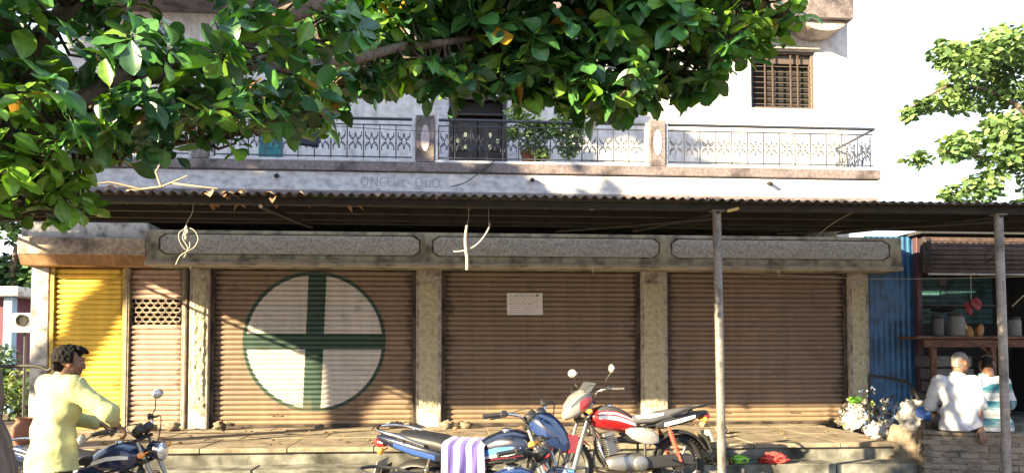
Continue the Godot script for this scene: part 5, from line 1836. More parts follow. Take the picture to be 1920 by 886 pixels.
	for i in 5:
		var u := i / 4.0
		var row := PackedVector3Array()
		for j in 9:
			var t := (j - 4) / 4.0
			row.append(Vector3(lerpf(0.13, -0.03, u) - 0.07 * t * t, lerpf(0.99, 1.17, u) - 0.02 * t * t, t * lerpf(0.125, 0.1, u)))
		rows.append(row)
	vz.grid(rows)
	if k.get("fairing", false):
		if k.get("visor", true): part("visor", vz, M.glass_smoke, hcp)
		for s in [-1.0, 1.0]:
			var q := Mb.new()
			var a0 := 0.25 if s > 0 else PI - 0.55
			q.loft(shell.slice(0, 4), 4, a0, a0 + 0.3, 0.003)
			part("stripe", q, trim, hcp)
			var q2 := Mb.new()
			var a1 := -0.35 if s > 0 else PI - 0.2
			q2.loft(shell.slice(0, 3), 4, a1, a1 + 0.55, 0.003)
			part("stripe", q2, k.stripe_b, hcp)
	var cl := Mb.new()
	for s in [-1.0, 1.0]:
		cl.lathe([Vector2(0.001, 0), Vector2(0.05, 0), Vector2(0.055, 0.05), Vector2(0.045, 0.06)], Vector3(-0.02, 1.02, 0.062 * s), Basis(Vector3(0, 0, 1), 0.9) * Basis(Vector3(1, 0, 0), Vector3(0, 0, -1), Vector3(0, 1, 0)), 18)
	var clp := part("instruments", cl, M.dark_plastic, f)
	for s in [-1.0, 1.0]:
		var dl := Mb.new()
		dl.lathe([Vector2(0.001, 0.058), Vector2(0.045, 0.058)], Vector3(-0.02, 1.02, 0.062 * s), Basis(Vector3(0, 0, 1), 0.9) * Basis(Vector3(1, 0, 0), Vector3(0, 0, -1), Vector3(0, 1, 0)), 18)
		part("dial", dl, M.lamp_glass, clp)
	for s in [-1.0, 1.0]:
		var wi := Mb.new()
		wi.tube(smooth_path([Vector3(-0.14, 1.08, 0.23 * s), Vector3(0.03, 1.12, 0.15 * s), Vector3(0.06, 0.95, 0.06 * s), Vector3(-0.02, 0.75, 0.03 * s)], 5), 0.005, 5)
		part("cable", wi, M.cable, f)
	return b

func bikes() -> void:
	M.glass_smoke = mat(Color(0.35, 0.38, 0.4, 0.45), 0.08)
	M.glass_smoke.transparency = BaseMaterial3D.TRANSPARENCY_ALPHA
	var black := mat(lin(0.008, 0.012, 0.03), 0.25, {"coat": 0.9, "coat_rough": 0.1, "tex": T.plain})
	var navy := mat(lin(0.012, 0.035, 0.13), 0.3, {"coat": 0.8, "coat_rough": 0.12, "tex": T.plain})
	var red := mat(lin(0.36, 0.012, 0.015), 0.3, {"coat": 0.8, "coat_rough": 0.12, "tex": T.plain})
	var silver := mat(lin(0.5, 0.5, 0.5), 0.3, {"metal": 0.6, "coat": 1.0})
	var white := mat(lin(0.75, 0.75, 0.75), 0.3, {"coat": 0.8})
	var blue := mat(lin(0.06, 0.2, 0.6), 0.25, {"coat": 0.8})
	var violet := mat(lin(0.2, 0.14, 0.55), 0.25, {"coat": 0.8})
	var maroon := mat(lin(0.12, 0.02, 0.03), 0.25, {"coat": 0.8})
	var smoke := mat(lin(0.2, 0.2, 0.2), 0.3, {"coat": 0.8, "tex": T.plain})
	var pale := mat(lin(0.42, 0.41, 0.4), 0.4, {"coat": 0.5, "tex": T.fine})
	var deep := mat(lin(0.02, 0.06, 0.22), 0.3, {"coat": 0.6})
	var ink := mat(lin(0.008, 0.02, 0.07), 0.25, {"coat": 0.8})
	var sky_blue := mat(lin(0.05, 0.16, 0.42), 0.25, {"coat": 0.8})
	var grey := mat(lin(0.07, 0.075, 0.08), 0.3, {"coat": 0.6})
	# black commuter bike in the middle, heading right and a little towards the camera
	motorcycle("motorcycle", "black motorcycle with blue, white and violet tank stripes and a towel on its seat", Vector3(-0.58, 0, 5.74), -0.42, 0.11, -0.3, 1.04, {"body": black, "trim": black, "stripe_b": navy, "fairing": true, "fair": 0.82, "cowl": ink, "guard": sky_blue, "panel": black, "tail_stripe": deep, "mirrors": false, "visor": false,
		"stripes": [[-0.12, 0.12, 1, 6, blue], [-0.30, -0.14, 1, 6, white], [-0.48, -0.36, 1, 6, maroon], [-0.12, 0.1, 4, 6, violet]]})
	# red bike facing left behind it
	motorcycle("motorcycle", "red and silver motorcycle with a smoked visor facing left beside the steel post", Vector3(0.98, 0, 3.62), PI + 0.2, 0.1, 0.25, 1.07, {"body": red, "trim": grey, "stripe_b": red, "cowl": smoke, "guard": red, "fairing": true, "panel": pale, "panel_size": 0.72, "tail": M.dark_plastic, "seat": M.seat_grey, "seat_edge": white, "tail_stripe": white, "rail": M.dark_plastic, "shock": mat(lin(0.55, 0.08, 0.05), 0.4), "mirror_shell": silver,
		"stripes": [[0.2, 0.36, 1, 6, white], [-0.1, 0.08, 1, 6, white], [0.5, 1.2, 1, 6, grey]]})
	# the bike the standing man holds
	motorcycle("motorcycle", "dark motorcycle held by the standing man in the yellow shirt", Vector3(-3.74, 0, 5.45), -0.25, 0.14, 0.0, 0.93, {"body": ink, "trim": white, "cowl": black, "guard": black, "spoked": true, "mirror_shell": silver, "fold": true, "small_lamp": true,
		"stripes": [[0.0, 0.2, 1, 6, white]]})
	# the near one, cut by the bottom of the picture
	motorcycle("motorcycle", "low dark motorcycle with a red tail nearest the camera at the bottom", Vector3(-0.66, 0, 7.0), -0.1, 0.07, -0.35, 0.89, {"body": navy, "trim": white, "cowl": black, "guard": navy, "mirrors": false, "dark_bar": true, "small_lamp": true, "tail_stripe": red, "rail": M.dark_plastic,
		"stripes": [[-0.1, 0.06, 1, 6, white]]})
	# towel over the black bike's seat
	var tex := Image.create(64, 8, false, Image.FORMAT_RGB8)
	for i in 64:
		var c := lin(0.4, 0.39, 0.42)
		var u := fmod(i / 64.0 * 3.6, 1.0)
		if u > 0.5: c = lin(0.06, 0.045, 0.2)
		if u > 0.74 and u < 0.78: c = lin(0.07, 0.06, 0.24)
		for j in 8: tex.set_pixel(i, j, c)
	var tw := Node3D.new()
	put(tw, "towel", self)
	tag(tw, "purple and white striped towel draped over the black motorcycle", "towel")
	tw.transform = Transform3D(Basis(Vector3.UP, -0.42) * Basis(Vector3.RIGHT, 0.11) * Basis.from_scale(Vector3.ONE * 1.04), Vector3(-0.58, 0, 5.74))
	var q := Mb.new()
	var rows := []
	for i in 25:
		var u := i / 24.0
		var x := lerpf(-0.36, 0.0, u)
		var row := PackedVector3Array()
		for j in 31:
			var s := lerpf(-0.3, 0.42, j / 30.0)      # along the cloth, across the seat
			var wv := 0.02 * sin(u * 16.0 + s * 5.0) * smoothstep(0.1, 0.4, absf(s)) + 0.008 * sin(u * 37.0 + s * 11.0)
			var z := clampf(s, -0.14, 0.14)
			var y := 0.836 - 0.03 * pow(absf(z) / 0.14, 3.0)
			var over := maxf(absf(s) - 0.14, 0.0)
			y -= over * 0.97
			z += signf(s) * (over * 0.12 + wv + 0.012)
			row.append(Vector3(x + 0.06 * over + 0.01 * sin(s * 9.0), y + (wv * 0.4 if over <= 0.0 else 0.0), z))
		rows.append(row)
	q.grid(rows)
	var tm := mat(Color.WHITE, 0.9, {"tex": ImageTexture.create_from_image(tex), "by_uv": true, "sheen": 0.3})
	part("cloth", q, tm, tw)


# ---------------------------------------------------------------- people
# head in its own axes: y up, z the way it looks
func head(mb: Mb, at: Vector3, bas: Basis, beard := false) -> void:
	var P := func(x: float, y: float, z: float) -> Vector3: return at + bas * Vector3(x, y, z)
	var pr := [
		[P.call(0, 0.035, -0.015), Vector3(0.074, 0.088, 0.094), bas], [P.call(0, -0.01, 0.035), Vector3(0.062, 0.085, 0.06), bas],
		[P.call(0, -0.06, 0.02), Vector3(0.056, 0.055, 0.062), bas], [P.call(-0.012, -0.098, 0.062), P.call(0.012, -0.098, 0.062), 0.02, 0.02],
		[P.call(0, 0.02, 0.092), P.call(0, -0.025, 0.108), 0.009, 0.013], [P.call(-0.013, -0.03, 0.096), P.call(0.013, -0.03, 0.096), 0.009, 0.009],
		[P.call(-0.042, 0.036, 0.076), P.call(-0.012, 0.034, 0.09), 0.012, 0.011], [P.call(0.042, 0.036, 0.076), P.call(0.012, 0.034, 0.09), 0.012, 0.011],
		[P.call(-0.022, -0.06, 0.084), P.call(0.022, -0.06, 0.084), 0.009, 0.009], [P.call(-0.018, -0.072, 0.08), P.call(0.018, -0.072, 0.08), 0.009, 0.009],
		[P.call(-0.045, -0.02, 0.062), Vector3(0.022, 0.022, 0.02), bas], [P.call(0.045, -0.02, 0.062), Vector3(0.022, 0.022, 0.02), bas],
		[P.call(0, -0.06, -0.02), P.call(0, -0.15, -0.035), 0.056, 0.06],
	]
	for s in [-1.0, 1.0]:
		pr.append([P.call(0.074 * s, 0.002, -0.012), Vector3(0.012, 0.033, 0.02), bas * Basis(Vector3.UP, 0.35 * s)])
		pr.append([P.call(0.073 * s, -0.022, -0.004), Vector3(0.009, 0.014, 0.01), bas])
	skin_mesh(mb, pr, 0.0055, 0.016)

# hand: knuckle line along d from the wrist, palm normal pn, thumb side ts; curl in radians per joint
func hand(mb: Mb, wrist: Vector3, d: Vector3, pn: Vector3, ts: Vector3, curl: float) -> void:
	d = d.normalized()
	pn = (pn - d * pn.dot(d)).normalized()
	ts = (ts - d * ts.dot(d) - pn * ts.dot(pn)).normalized()
	var pr := [[wrist, wrist + d * 0.03, 0.026, 0.028]]
	for i in 4:
		var off := ts * (0.031 - 0.0205 * i)
		pr.append([wrist + d * 0.02 + off * 0.7, wrist + d * 0.085 + off, 0.0155, 0.0125])
		var p := wrist + d * 0.087 + off
		var len: float = [0.040, 0.045, 0.041, 0.032][i]
		var dir := d
		for j in 3:
			dir = dir.rotated(ts, curl * (0.75 + 0.2 * j + 0.06 * i) * signf(d.cross(pn).dot(ts)))
			var e: Vector3 = p + dir * len * [1.0, 0.66, 0.55][j]
			pr.append([p, e, 0.0095 - 0.0008 * j, 0.009 - 0.0009 * j])
			p = e
	var tb := wrist + d * 0.035 + ts * 0.03
	var t1 := tb + (d * 0.6 + ts * 0.6 + pn * 0.35).normalized() * 0.04
	var t2 := t1 + (d * 0.8 + ts * 0.1 + pn * 0.5).normalized() * 0.032
	pr.append([wrist + d * 0.02 + ts * 0.015, tb, 0.018, 0.016])
	pr.append([tb, t1, 0.0145, 0.0115])
	pr.append([t1, t2, 0.0112, 0.0095])
	skin_mesh(mb, pr, 0.0042, 0.007)

func sleeve(a: Vector3, b: Vector3, c: Vector3, r0: float, r1: float, r2: float) -> Array:
	return [[a, b, r0, r1], [b, c, r1, r2]]

func hair_mesh(at: Vector3, bas: Basis, keep: Callable, grow: float, rough: float, seed_: int) -> Mb:
	var mb := Mb.new()
	var nz := FastNoiseLite.new()
	nz.seed = seed_
	nz.frequency = 28.0
	var inv := bas.inverse()
	var mod := func(p: Vector3, f: float) -> float:
		var q := inv * (p - at)
		return maxf(f + nz.get_noise_3d(p.x, p.y * 0.6, p.z) * rough, keep.call(q))
	skin_mesh(mb, [[at + bas * Vector3(0, 0.037, -0.016), Vector3(0.078 + grow, 0.09 + grow, 0.098 + grow), bas], [at + bas * Vector3(0, -0.03, -0.045), Vector3(0.068 + grow, 0.06, 0.058 + grow), bas]], 0.006, 0.03, mod)
	return mb

func eyes(p: Node3D, at: Vector3, bas: Basis) -> void:
	for s in [-1.0, 1.0]:
		var e := Mb.new()
		e.ball(at + bas * Vector3(0.03 * s, 0.012, 0.079), Vector3(0.0145, 0.009, 0.011), bas, 10, 6)
		part("eye", e, M.eye, p)
		var i := Mb.new()
		i.ball(at + bas * Vector3(0.03 * s, 0.012, 0.087), Vector3(0.006, 0.006, 0.004), bas, 8, 5)
		part("iris", i, M.hair_black, p)
		var w := Mb.new()
		w.tube([at + bas * Vector3(0.012 * s, 0.04, 0.1), at + bas * Vector3(0.03 * s, 0.045, 0.096), at + bas * Vector3(0.048 * s, 0.038, 0.082)], [0.004, 0.0045, 0.003], 5)
		part("eyebrow", w, M.hair_black, p)

func collar(p: Node3D, at: Vector3, bas: Basis, m: Material, r := 0.078) -> void:
	var q := Mb.new()
	var rows := []
	for i in 4:
		var row := PackedVector3Array()
		for j in 20:
			var a := TAU * j / 20.0
			var rr: float = r + [0.0, 0.004, 0.012, 0.022][i]
			row.append(at + bas * Vector3(cos(a) * rr, [0.0, 0.03, 0.026, -0.012][i] - 0.018 * sin(a), sin(a) * rr * 0.95))
		rows.append(row)
	q.grid(rows, true)
	part("collar", q, m, p)

func people() -> void:
	# ---- the man standing at his motorcycle
	var base := Vector3(-4.02, 0, 5.92)
	var man := thing("person", "man in a pale yellow long-sleeved shirt standing with a hand on a motorcycle", "person", base)
	var fw := Vector3(0.62, 0, -0.78).normalized()
	var rt := Vector3(0.78, 0, 0.62).normalized()
	var up := Vector3.UP
	var L := func(r: float, y: float, f: float) -> Vector3: return rt * r + up * y + fw * f
	var hip := Vector3(0.0, 0.86, 0.0)
	var chest: Vector3 = L.call(0.02, 1.18, 0.03)
	var neck: Vector3 = L.call(0.05, 1.37, 0.05)
	var rsh: Vector3 = L.call(0.215, 1.315, 0.05)
	var lsh: Vector3 = L.call(-0.165, 1.315, 0.04)
	var rel := Vector3(0.475, 1.12, 0.13)
	var rwr := Vector3(0.44, 1.02, -0.05)
	var lel: Vector3 = L.call(-0.22, 1.06, 0.18)
	var lwr: Vector3 = L.call(-0.05, 1.0, 0.38)
	var hc := Vector3(0.11, 1.5, -0.01)
	var hb := Basis.looking_at(-Vector3(0.84, -0.1, -0.54), up) * Basis(Vector3(0, 0, 1), 0.02)
	var skin := Mb.new()
	head(skin, hc, hb)
	var torso := [[L.call(-0.06, 0.88, 0), L.call(0.06, 0.88, 0), 0.1, 0.1], [L.call(-0.05, 1.02, 0.01), L.call(0.07, 1.02, 0.01), 0.095, 0.095], [L.call(-0.07, 1.18, 0.03), L.call(0.1, 1.18, 0.03), 0.095, 0.095], [hip, chest, 0.09, 0.09], [chest, neck, 0.09, 0.055], [neck, hc + hb * Vector3(0, -0.08, -0.03), 0.055, 0.055], [lsh, rsh, 0.05, 0.05],
		[rsh, rel, 0.052, 0.042], [rel, rwr, 0.042, 0.028], [lsh, lel, 0.052, 0.042], [lel, lwr, 0.042, 0.028],
		[L.call(0.09, 0.85, 0), L.call(0.11, 0.46, 0.03), 0.085, 0.055], [L.call(0.11, 0.46, 0.03), L.call(0.12, 0.09, -0.02), 0.055, 0.036], [L.call(0.12, 0.05, -0.03), L.call(0.14, 0.03, 0.12), 0.04, 0.03],
		[L.call(-0.09, 0.85, 0), L.call(-0.12, 0.46, 0.04), 0.085, 0.055], [L.call(-0.12, 0.46, 0.04), L.call(-0.13, 0.09, 0.0), 0.055, 0.036], [L.call(-0.13, 0.05, -0.02), L.call(-0.14, 0.03, 0.13), 0.04, 0.03]]
	skin_mesh(skin, torso, 0.014, 0.05)
	hand(skin, rwr, Vector3(0.55, -0.45, -0.35), Vector3(-0.4, -1, 0.1), Vector3(-0.3, 0.0, -1), 0.75)
	hand(skin, lwr, fw * 0.8 + rt * 0.3 - up * 0.3, -up, rt, 0.6)
	part("body", skin, M.skin, man)
	var fold := func(p: Vector3, f: float) -> float:
		# shirt folds running down from the right arm to the left hip, loose hem
		var s := p.dot(Vector3(0.5, -0.86, 0.0))
		var t := p.dot(Vector3(0.86, 0.5, 0.2))
		var low := smoothstep(1.25, 0.9, p.y)
		var w := 0.5 + 0.5 * sin(s * 26.0 + 1.6 * sin(t * 5.0))
		var g := -0.016 * w * w * w * low * smoothstep(0.4, 0.1, p.x) - 0.006 * pow(0.5 + 0.5 * sin(t * 33.0 + s * 8.0), 3.0)
		if p.x > 0.25: g -= 0.009 * pow(0.5 + 0.5 * sin(p.y * 55.0 + p.x * 25.0), 3.0)
		return maxf(f + g, 0.66 + 0.02 * sin(p.x * 9.0) - p.y)
	var sh := Mb.new()
	var shirt := [[L.call(-0.08, 0.62, 0), L.call(0.09, 0.62, 0), 0.15, 0.15], [L.call(-0.075, 0.78, 0), L.call(0.09, 0.78, 0), 0.135, 0.135], [L.call(-0.075, 0.95, 0), L.call(0.09, 0.95, 0), 0.122, 0.122], [L.call(-0.085, 1.13, 0.02), L.call(0.12, 1.13, 0.03), 0.118, 0.118], [L.call(-0.05, 1.25, 0.03), L.call(0.1, 1.25, 0.03), 0.115, 0.115], [lsh, rsh, 0.075, 0.075], [neck + Vector3(0, -0.05, 0), neck + Vector3(0.01, 0.0, 0), 0.085, 0.07]]
	shirt += sleeve(rsh, rel, rel.lerp(rwr, 0.74), 0.076, 0.06, 0.046)
	shirt += sleeve(lsh, lel, lel.lerp(lwr, 0.9), 0.08, 0.068, 0.052)
	skin_mesh(sh, shirt, 0.011, 0.06, fold)
	part("shirt", sh, M.shirt_yellow, man)
	collar(man, neck + Vector3(0.012, 0.025, 0), Basis(Vector3(0, 0, 1), -0.15), M.shirt_yellow, 0.066)
	var cf := Mb.new()
	cf.tube([rel.lerp(rwr, 0.68), rel.lerp(rwr, 0.86)], [0.05, 0.044], 14, false)
	part("cuff", cf, M.shirt_yellow, man)
	var tr := Mb.new()
	skin_mesh(tr, [[L.call(-0.05, 0.86, 0), L.call(0.05, 0.86, 0), 0.115, 0.115], [L.call(0.08, 0.8, 0), L.call(0.11, 0.46, 0.03), 0.1, 0.08], [L.call(0.11, 0.46, 0.03), L.call(0.12, 0.1, -0.01), 0.08, 0.07], [L.call(-0.08, 0.8, 0), L.call(-0.12, 0.46, 0.04), 0.1, 0.08], [L.call(-0.12, 0.46, 0.04), L.call(-0.13, 0.1, 0.0), 0.08, 0.07]], 0.016, 0.05)
	part("trousers", tr, M.trousers, man)
	for s in [[0.12, 0.14], [-0.13, -0.14]]:
		var so := Mb.new()
		skin_mesh(so, [[L.call(s[0], 0.05, -0.06), L.call(s[1], 0.04, 0.14), 0.05, 0.04]], 0.012, 0.03)
		part("shoe", so, M.shoe, man)
	# thick black hair with a forelock, short beard
	var keep := func(q: Vector3) -> float:
		var face := q.z - 0.052 - maxf(0.0, q.y - 0.045) * 1.1
		var side := maxf(q.z - 0.012, -q.y - 0.0) if absf(q.x) > 0.05 else -1.0
		return maxf(maxf(face, side), -0.075 - q.y)
	var hm := hair_mesh(hc, hb, keep, 0.016, 0.016, 4)
	skin_mesh(hm, [[hc + hb * Vector3(-0.04, 0.112, 0.05), hc + hb * Vector3(0.03, 0.108, 0.1), 0.03, 0.018], [hc + hb * Vector3(0.0, 0.115, 0.02), hc + hb * Vector3(0.02, 0.09, 0.118), 0.03, 0.014]], 0.006, 0.02)
	part("hair", hm, M.hair_black, man)
	var bd := Mb.new()
	skin_mesh(bd, [[hc + hb * Vector3(-0.03, -0.049, 0.086), hc + hb * Vector3(0.03, -0.049, 0.086), 0.0075, 0.0075], [hc + hb * Vector3(0.045, -0.085, 0.04), hc + hb * Vector3(-0.045, -0.085, 0.04), 0.012, 0.012], [hc + hb * Vector3(-0.015, -0.102, 0.066), hc + hb * Vector3(0.015, -0.102, 0.066), 0.017, 0.017]], 0.005, 0.012)
	part("beard", bd, M.hair_black, man)
	eyes(man, hc, hb)

	seated("grey-haired man in a white shirt seated on the brick wall, looking right", Vector3(5.24, 0.605, 3.07), Vector3(0.25, 0, -1), Vector3(0.95, -0.12, -0.25), 1.08, M.shirt_white, M.grey_trousers, M.skin, 0)
	var tex := Image.create(8, 128, false, Image.FORMAT_RGB8)
	for j in 128:
		var u := fmod(j / 128.0 * 3.9, 1.0)
		var c := lin(0.36, 0.38, 0.4)
		if u < 0.36: c = lin(0.01, 0.085, 0.13)
		elif u < 0.52: c = lin(0.1, 0.16, 0.19)
		for i in 8: tex.set_pixel(i, j, c)
	var striped := mat(Color.WHITE, 0.85, {"tex": ImageTexture.create_from_image(tex), "scale": Vector3(1.0, 1.35, 1.0)})
	seated("man in a teal striped shirt seated on the brick wall, head bowed", Vector3(5.6, 0.6, 3.12), Vector3(0.25, 0, -1), Vector3(0.3, -0.4, -0.6), 1.07, striped, M.jeans, M.skin_dark, 1)

# seated with the back to the road; at = the seat point on the wall, fwd = the way the body faces
func seated(label: String, at: Vector3, fwd: Vector3, look: Vector3, size: float, shirt_m: Material, leg_m: Material, skin_m: Material, which: int) -> void:
	var p := thing("person", label, "person", at)
	p.scale = Vector3.ONE * size
	var fw := fwd.normalized()
	var rt := fw.cross(Vector3.UP).normalized()
	var up := Vector3.UP
	var L := func(r: float, y: float, f: float) -> Vector3: return rt * r + up * y + fw * f
	var lean := 0.09 if which == 0 else 0.13
	var hip: Vector3 = L.call(0, 0.11, 0)
	var chest: Vector3 = L.call(0.0, 0.42, lean * 0.5)
	var neck: Vector3 = L.call(0.02, 0.62, lean * 1.1)
	var lsh: Vector3 = L.call(-0.185, 0.555, lean)
	var rsh: Vector3 = L.call(0.185, 0.555, lean)
	var rel: Vector3
	var rwr: Vector3
	var lel: Vector3 = L.call(-0.25, 0.29, lean + 0.08)
	var lwr: Vector3 = L.call(-0.14, 0.14, lean + 0.27)
	if which == 0:      # leans on his straight right arm, hand on the edge of the wall behind him
		rel = L.call(0.2, 0.27, -0.02)
		rwr = L.call(0.17, 0.05, -0.11)
	else:
		rel = L.call(0.26, 0.3, lean + 0.03)
		rwr = L.call(0.3, 0.19, lean + 0.22)
	var hc: Vector3 = neck + (L.call(0.05, 0.155, 0.045) if which == 0 else L.call(0.03, 0.135, 0.08))
	var hb := Basis.looking_at(-look.normalized(), up)
	var skin := Mb.new()
	head(skin, hc, hb)
	var knees := [[L.call(-0.1, 0.1, 0.05), L.call(-0.13, 0.1, 0.46), L.call(-0.13, -0.36, 0.5), L.call(-0.14, -0.4, 0.62)], [L.call(0.1, 0.1, 0.05), L.call(0.13, 0.1, 0.46), L.call(0.13, -0.36, 0.48), L.call(0.14, -0.4, 0.6)]]
	var bones := [[L.call(-0.06, 0.1, 0), L.call(0.06, 0.1, 0), 0.1, 0.1], [L.call(-0.08, 0.4, lean * 0.5), L.call(0.08, 0.4, lean * 0.5), 0.095, 0.095], [hip, chest, 0.09, 0.09], [chest, neck, 0.09, 0.055], [neck, hc + hb * Vector3(0, -0.07, -0.03), 0.055, 0.055], [lsh, rsh, 0.05, 0.05], [lsh, lel, 0.05, 0.04], [lel, lwr, 0.04, 0.028], [rsh, rel, 0.05, 0.04], [rel, rwr, 0.04, 0.028]]
	for k in knees:
		bones += [[k[0], k[1], 0.085, 0.058], [k[1], k[2], 0.056, 0.036], [k[2], k[3], 0.036, 0.03]]
	skin_mesh(skin, bones, 0.014, 0.045)
	if which == 0: hand(skin, rwr, -up * 0.75 - fw * 0.6, -up - fw * 0.2, -rt, 0.35)
	else: hand(skin, rwr, fw + up * -0.3, -rt, up, 0.5)
	hand(skin, lwr, fw * 0.7 + rt * 0.6, -up, rt, 0.5)
	part("body", skin, skin_m, p)
	var fold := func(q: Vector3, f: float) -> float:
		var s := q.dot(rt)
		var g := -0.014 * pow(0.5 + 0.5 * sin(q.y * 30.0 + 14.0 * s + 2.0 * sin(s * 9.0 + which)), 3.0) * smoothstep(0.55, 0.2, q.y) - 0.007 * pow(0.5 + 0.5 * sin(s * 40.0 + q.y * 14.0), 3.0)
		return maxf(f + g, 0.0 - q.y + 0.02 + 0.05 * smoothstep(0.0, 0.2, s) * (1 - which))
	var sh := Mb.new()
	var prims := [[L.call(-0.08, 0.06, -0.01), L.call(0.08, 0.06, -0.01), 0.145, 0.145], [L.call(-0.07, 0.24, 0.0), L.call(0.07, 0.24, 0.0), 0.122, 0.122], [L.call(-0.085, 0.42, lean * 0.5), L.call(0.085, 0.42, lean * 0.5), 0.122, 0.122], [lsh, rsh, 0.068, 0.068], [L.call(-0.05, 0.53, lean * 0.8), L.call(0.05, 0.53, lean * 0.8), 0.095, 0.095], [neck + Vector3(0, -0.06, 0), neck, 0.09, 0.07]]
	prims += [[lsh, lsh.lerp(lel, 0.98), 0.078, 0.072], [rsh, rsh.lerp(rel, 0.92), 0.078, 0.074]]
	skin_mesh(sh, prims, 0.0115, 0.035, fold)
	part("shirt", sh, shirt_m, p)
	collar(p, neck + Vector3(0, 0.01, 0), Basis.IDENTITY, shirt_m, 0.068)
	var tr := Mb.new()
	var tp := [[L.call(-0.08, 0.09, 0.0), L.call(0.08, 0.09, 0.0), 0.12, 0.12]]
	for k in knees:
		tp += [[k[0], k[1], 0.1, 0.075], [k[1], k[1].lerp(k[2], 0.92), 0.075, 0.065]]
	skin_mesh(tr, tp, 0.016, 0.05, func(q: Vector3, f: float) -> float: return maxf(f, -0.03 - q.y) if q.dot(fw) < 0.3 else f)
	part("trousers", tr, leg_m, p)
	for k in knees:
		var so := Mb.new()
		skin_mesh(so, [[k[2] + up * -0.03, k[3], 0.045, 0.035]], 0.012, 0.03)
		part("shoe", so, M.shoe, p)
	var keep: Callable
	if which == 0:      # thin grey hair, high forehead
		keep = func(q: Vector3) -> float: return maxf(maxf(q.z - 0.025 + 0.5 * maxf(0.0, q.y - 0.05), q.y - 0.118), maxf(-0.06 - q.y, maxf(q.z + 0.002, 0.035 - q.y) if absf(q.x) > 0.055 and q.y < 0.035 else -1.0))
	else:               # bald crown, dark hair round the back
		keep = func(q: Vector3) -> float: return maxf(maxf(q.z - 0.03, q.y - 0.068 - 0.2 * maxf(q.z, -0.06)), maxf(-0.07 - q.y, maxf(q.z + 0.002, 0.035 - q.y) if absf(q.x) > 0.055 and q.y < 0.035 else -1.0))
	part("hair", hair_mesh(hc, hb, keep, 0.002 if which == 0 else 0.006, 0.006, 9 + which), M.hair_grey if which == 0 else M.hair_black, p)
	eyes(p, hc, hb)
	if which == 1:
		var g := Mb.new()
		for s in [-1.0, 1.0]:
			g.tube([hc + hb * Vector3(0.07 * s, 0.018, 0.085), hc + hb * Vector3(0.085 * s, 0.02, 0.0), hc + hb * Vector3(0.084 * s, 0.0, -0.03)], 0.003, 5)
			var q := []
			for i in 13:
				var a := TAU * i / 12.0
				q.append(hc + hb * Vector3(0.034 * s + cos(a) * 0.026, 0.012 + sin(a) * 0.02, 0.108))
			g.tube(q, 0.0025, 5)
		part("spectacles", g, M.black_metal, p)


# ---------------------------------------------------------------- small things
func lump(mb: Mb, at: Vector3, r: Vector3, seed_: int, amp := 0.25, seg := 16, rings := 10) -> void:
	var nz := FastNoiseLite.new()
	nz.seed = seed_
	nz.frequency = 1.1
	nz.fractal_octaves = 3
	var rows := []
	for i in rings + 1:
		var t := PI * i / rings
		var row := PackedVector3Array()
		for j in seg:
			var a := TAU * j / seg
			var d := Vector3(sin(t) * cos(a), cos(t), sin(t) * sin(a))
			row.append(at + d * r * (1.0 + amp * 2.0 * nz.get_noise_3dv(d * 1.4)))
		rows.append(row)
	mb.grid(rows, true)

func crumple(seed_: int) -> ArrayMesh:
	var mb := Mb.new()
	var r := RandomNumberGenerator.new()
	r.seed = seed_
	var rows := []
	for i in 5:
		var row := PackedVector3Array()
		for j in 5:
			row.append(Vector3((i - 2) * 0.22 + r.randf_range(-0.1, 0.1), r.randf_range(-0.28, 0.28), (j - 2) * 0.22 + r.randf_range(-0.1, 0.1)))
		rows.append(row)
	for i in 4:
		for j in 4:
			mb.quad(rows[i][j], rows[i + 1][j], rows[i + 1][j + 1], rows[i][j + 1])
	return mb.mesh()

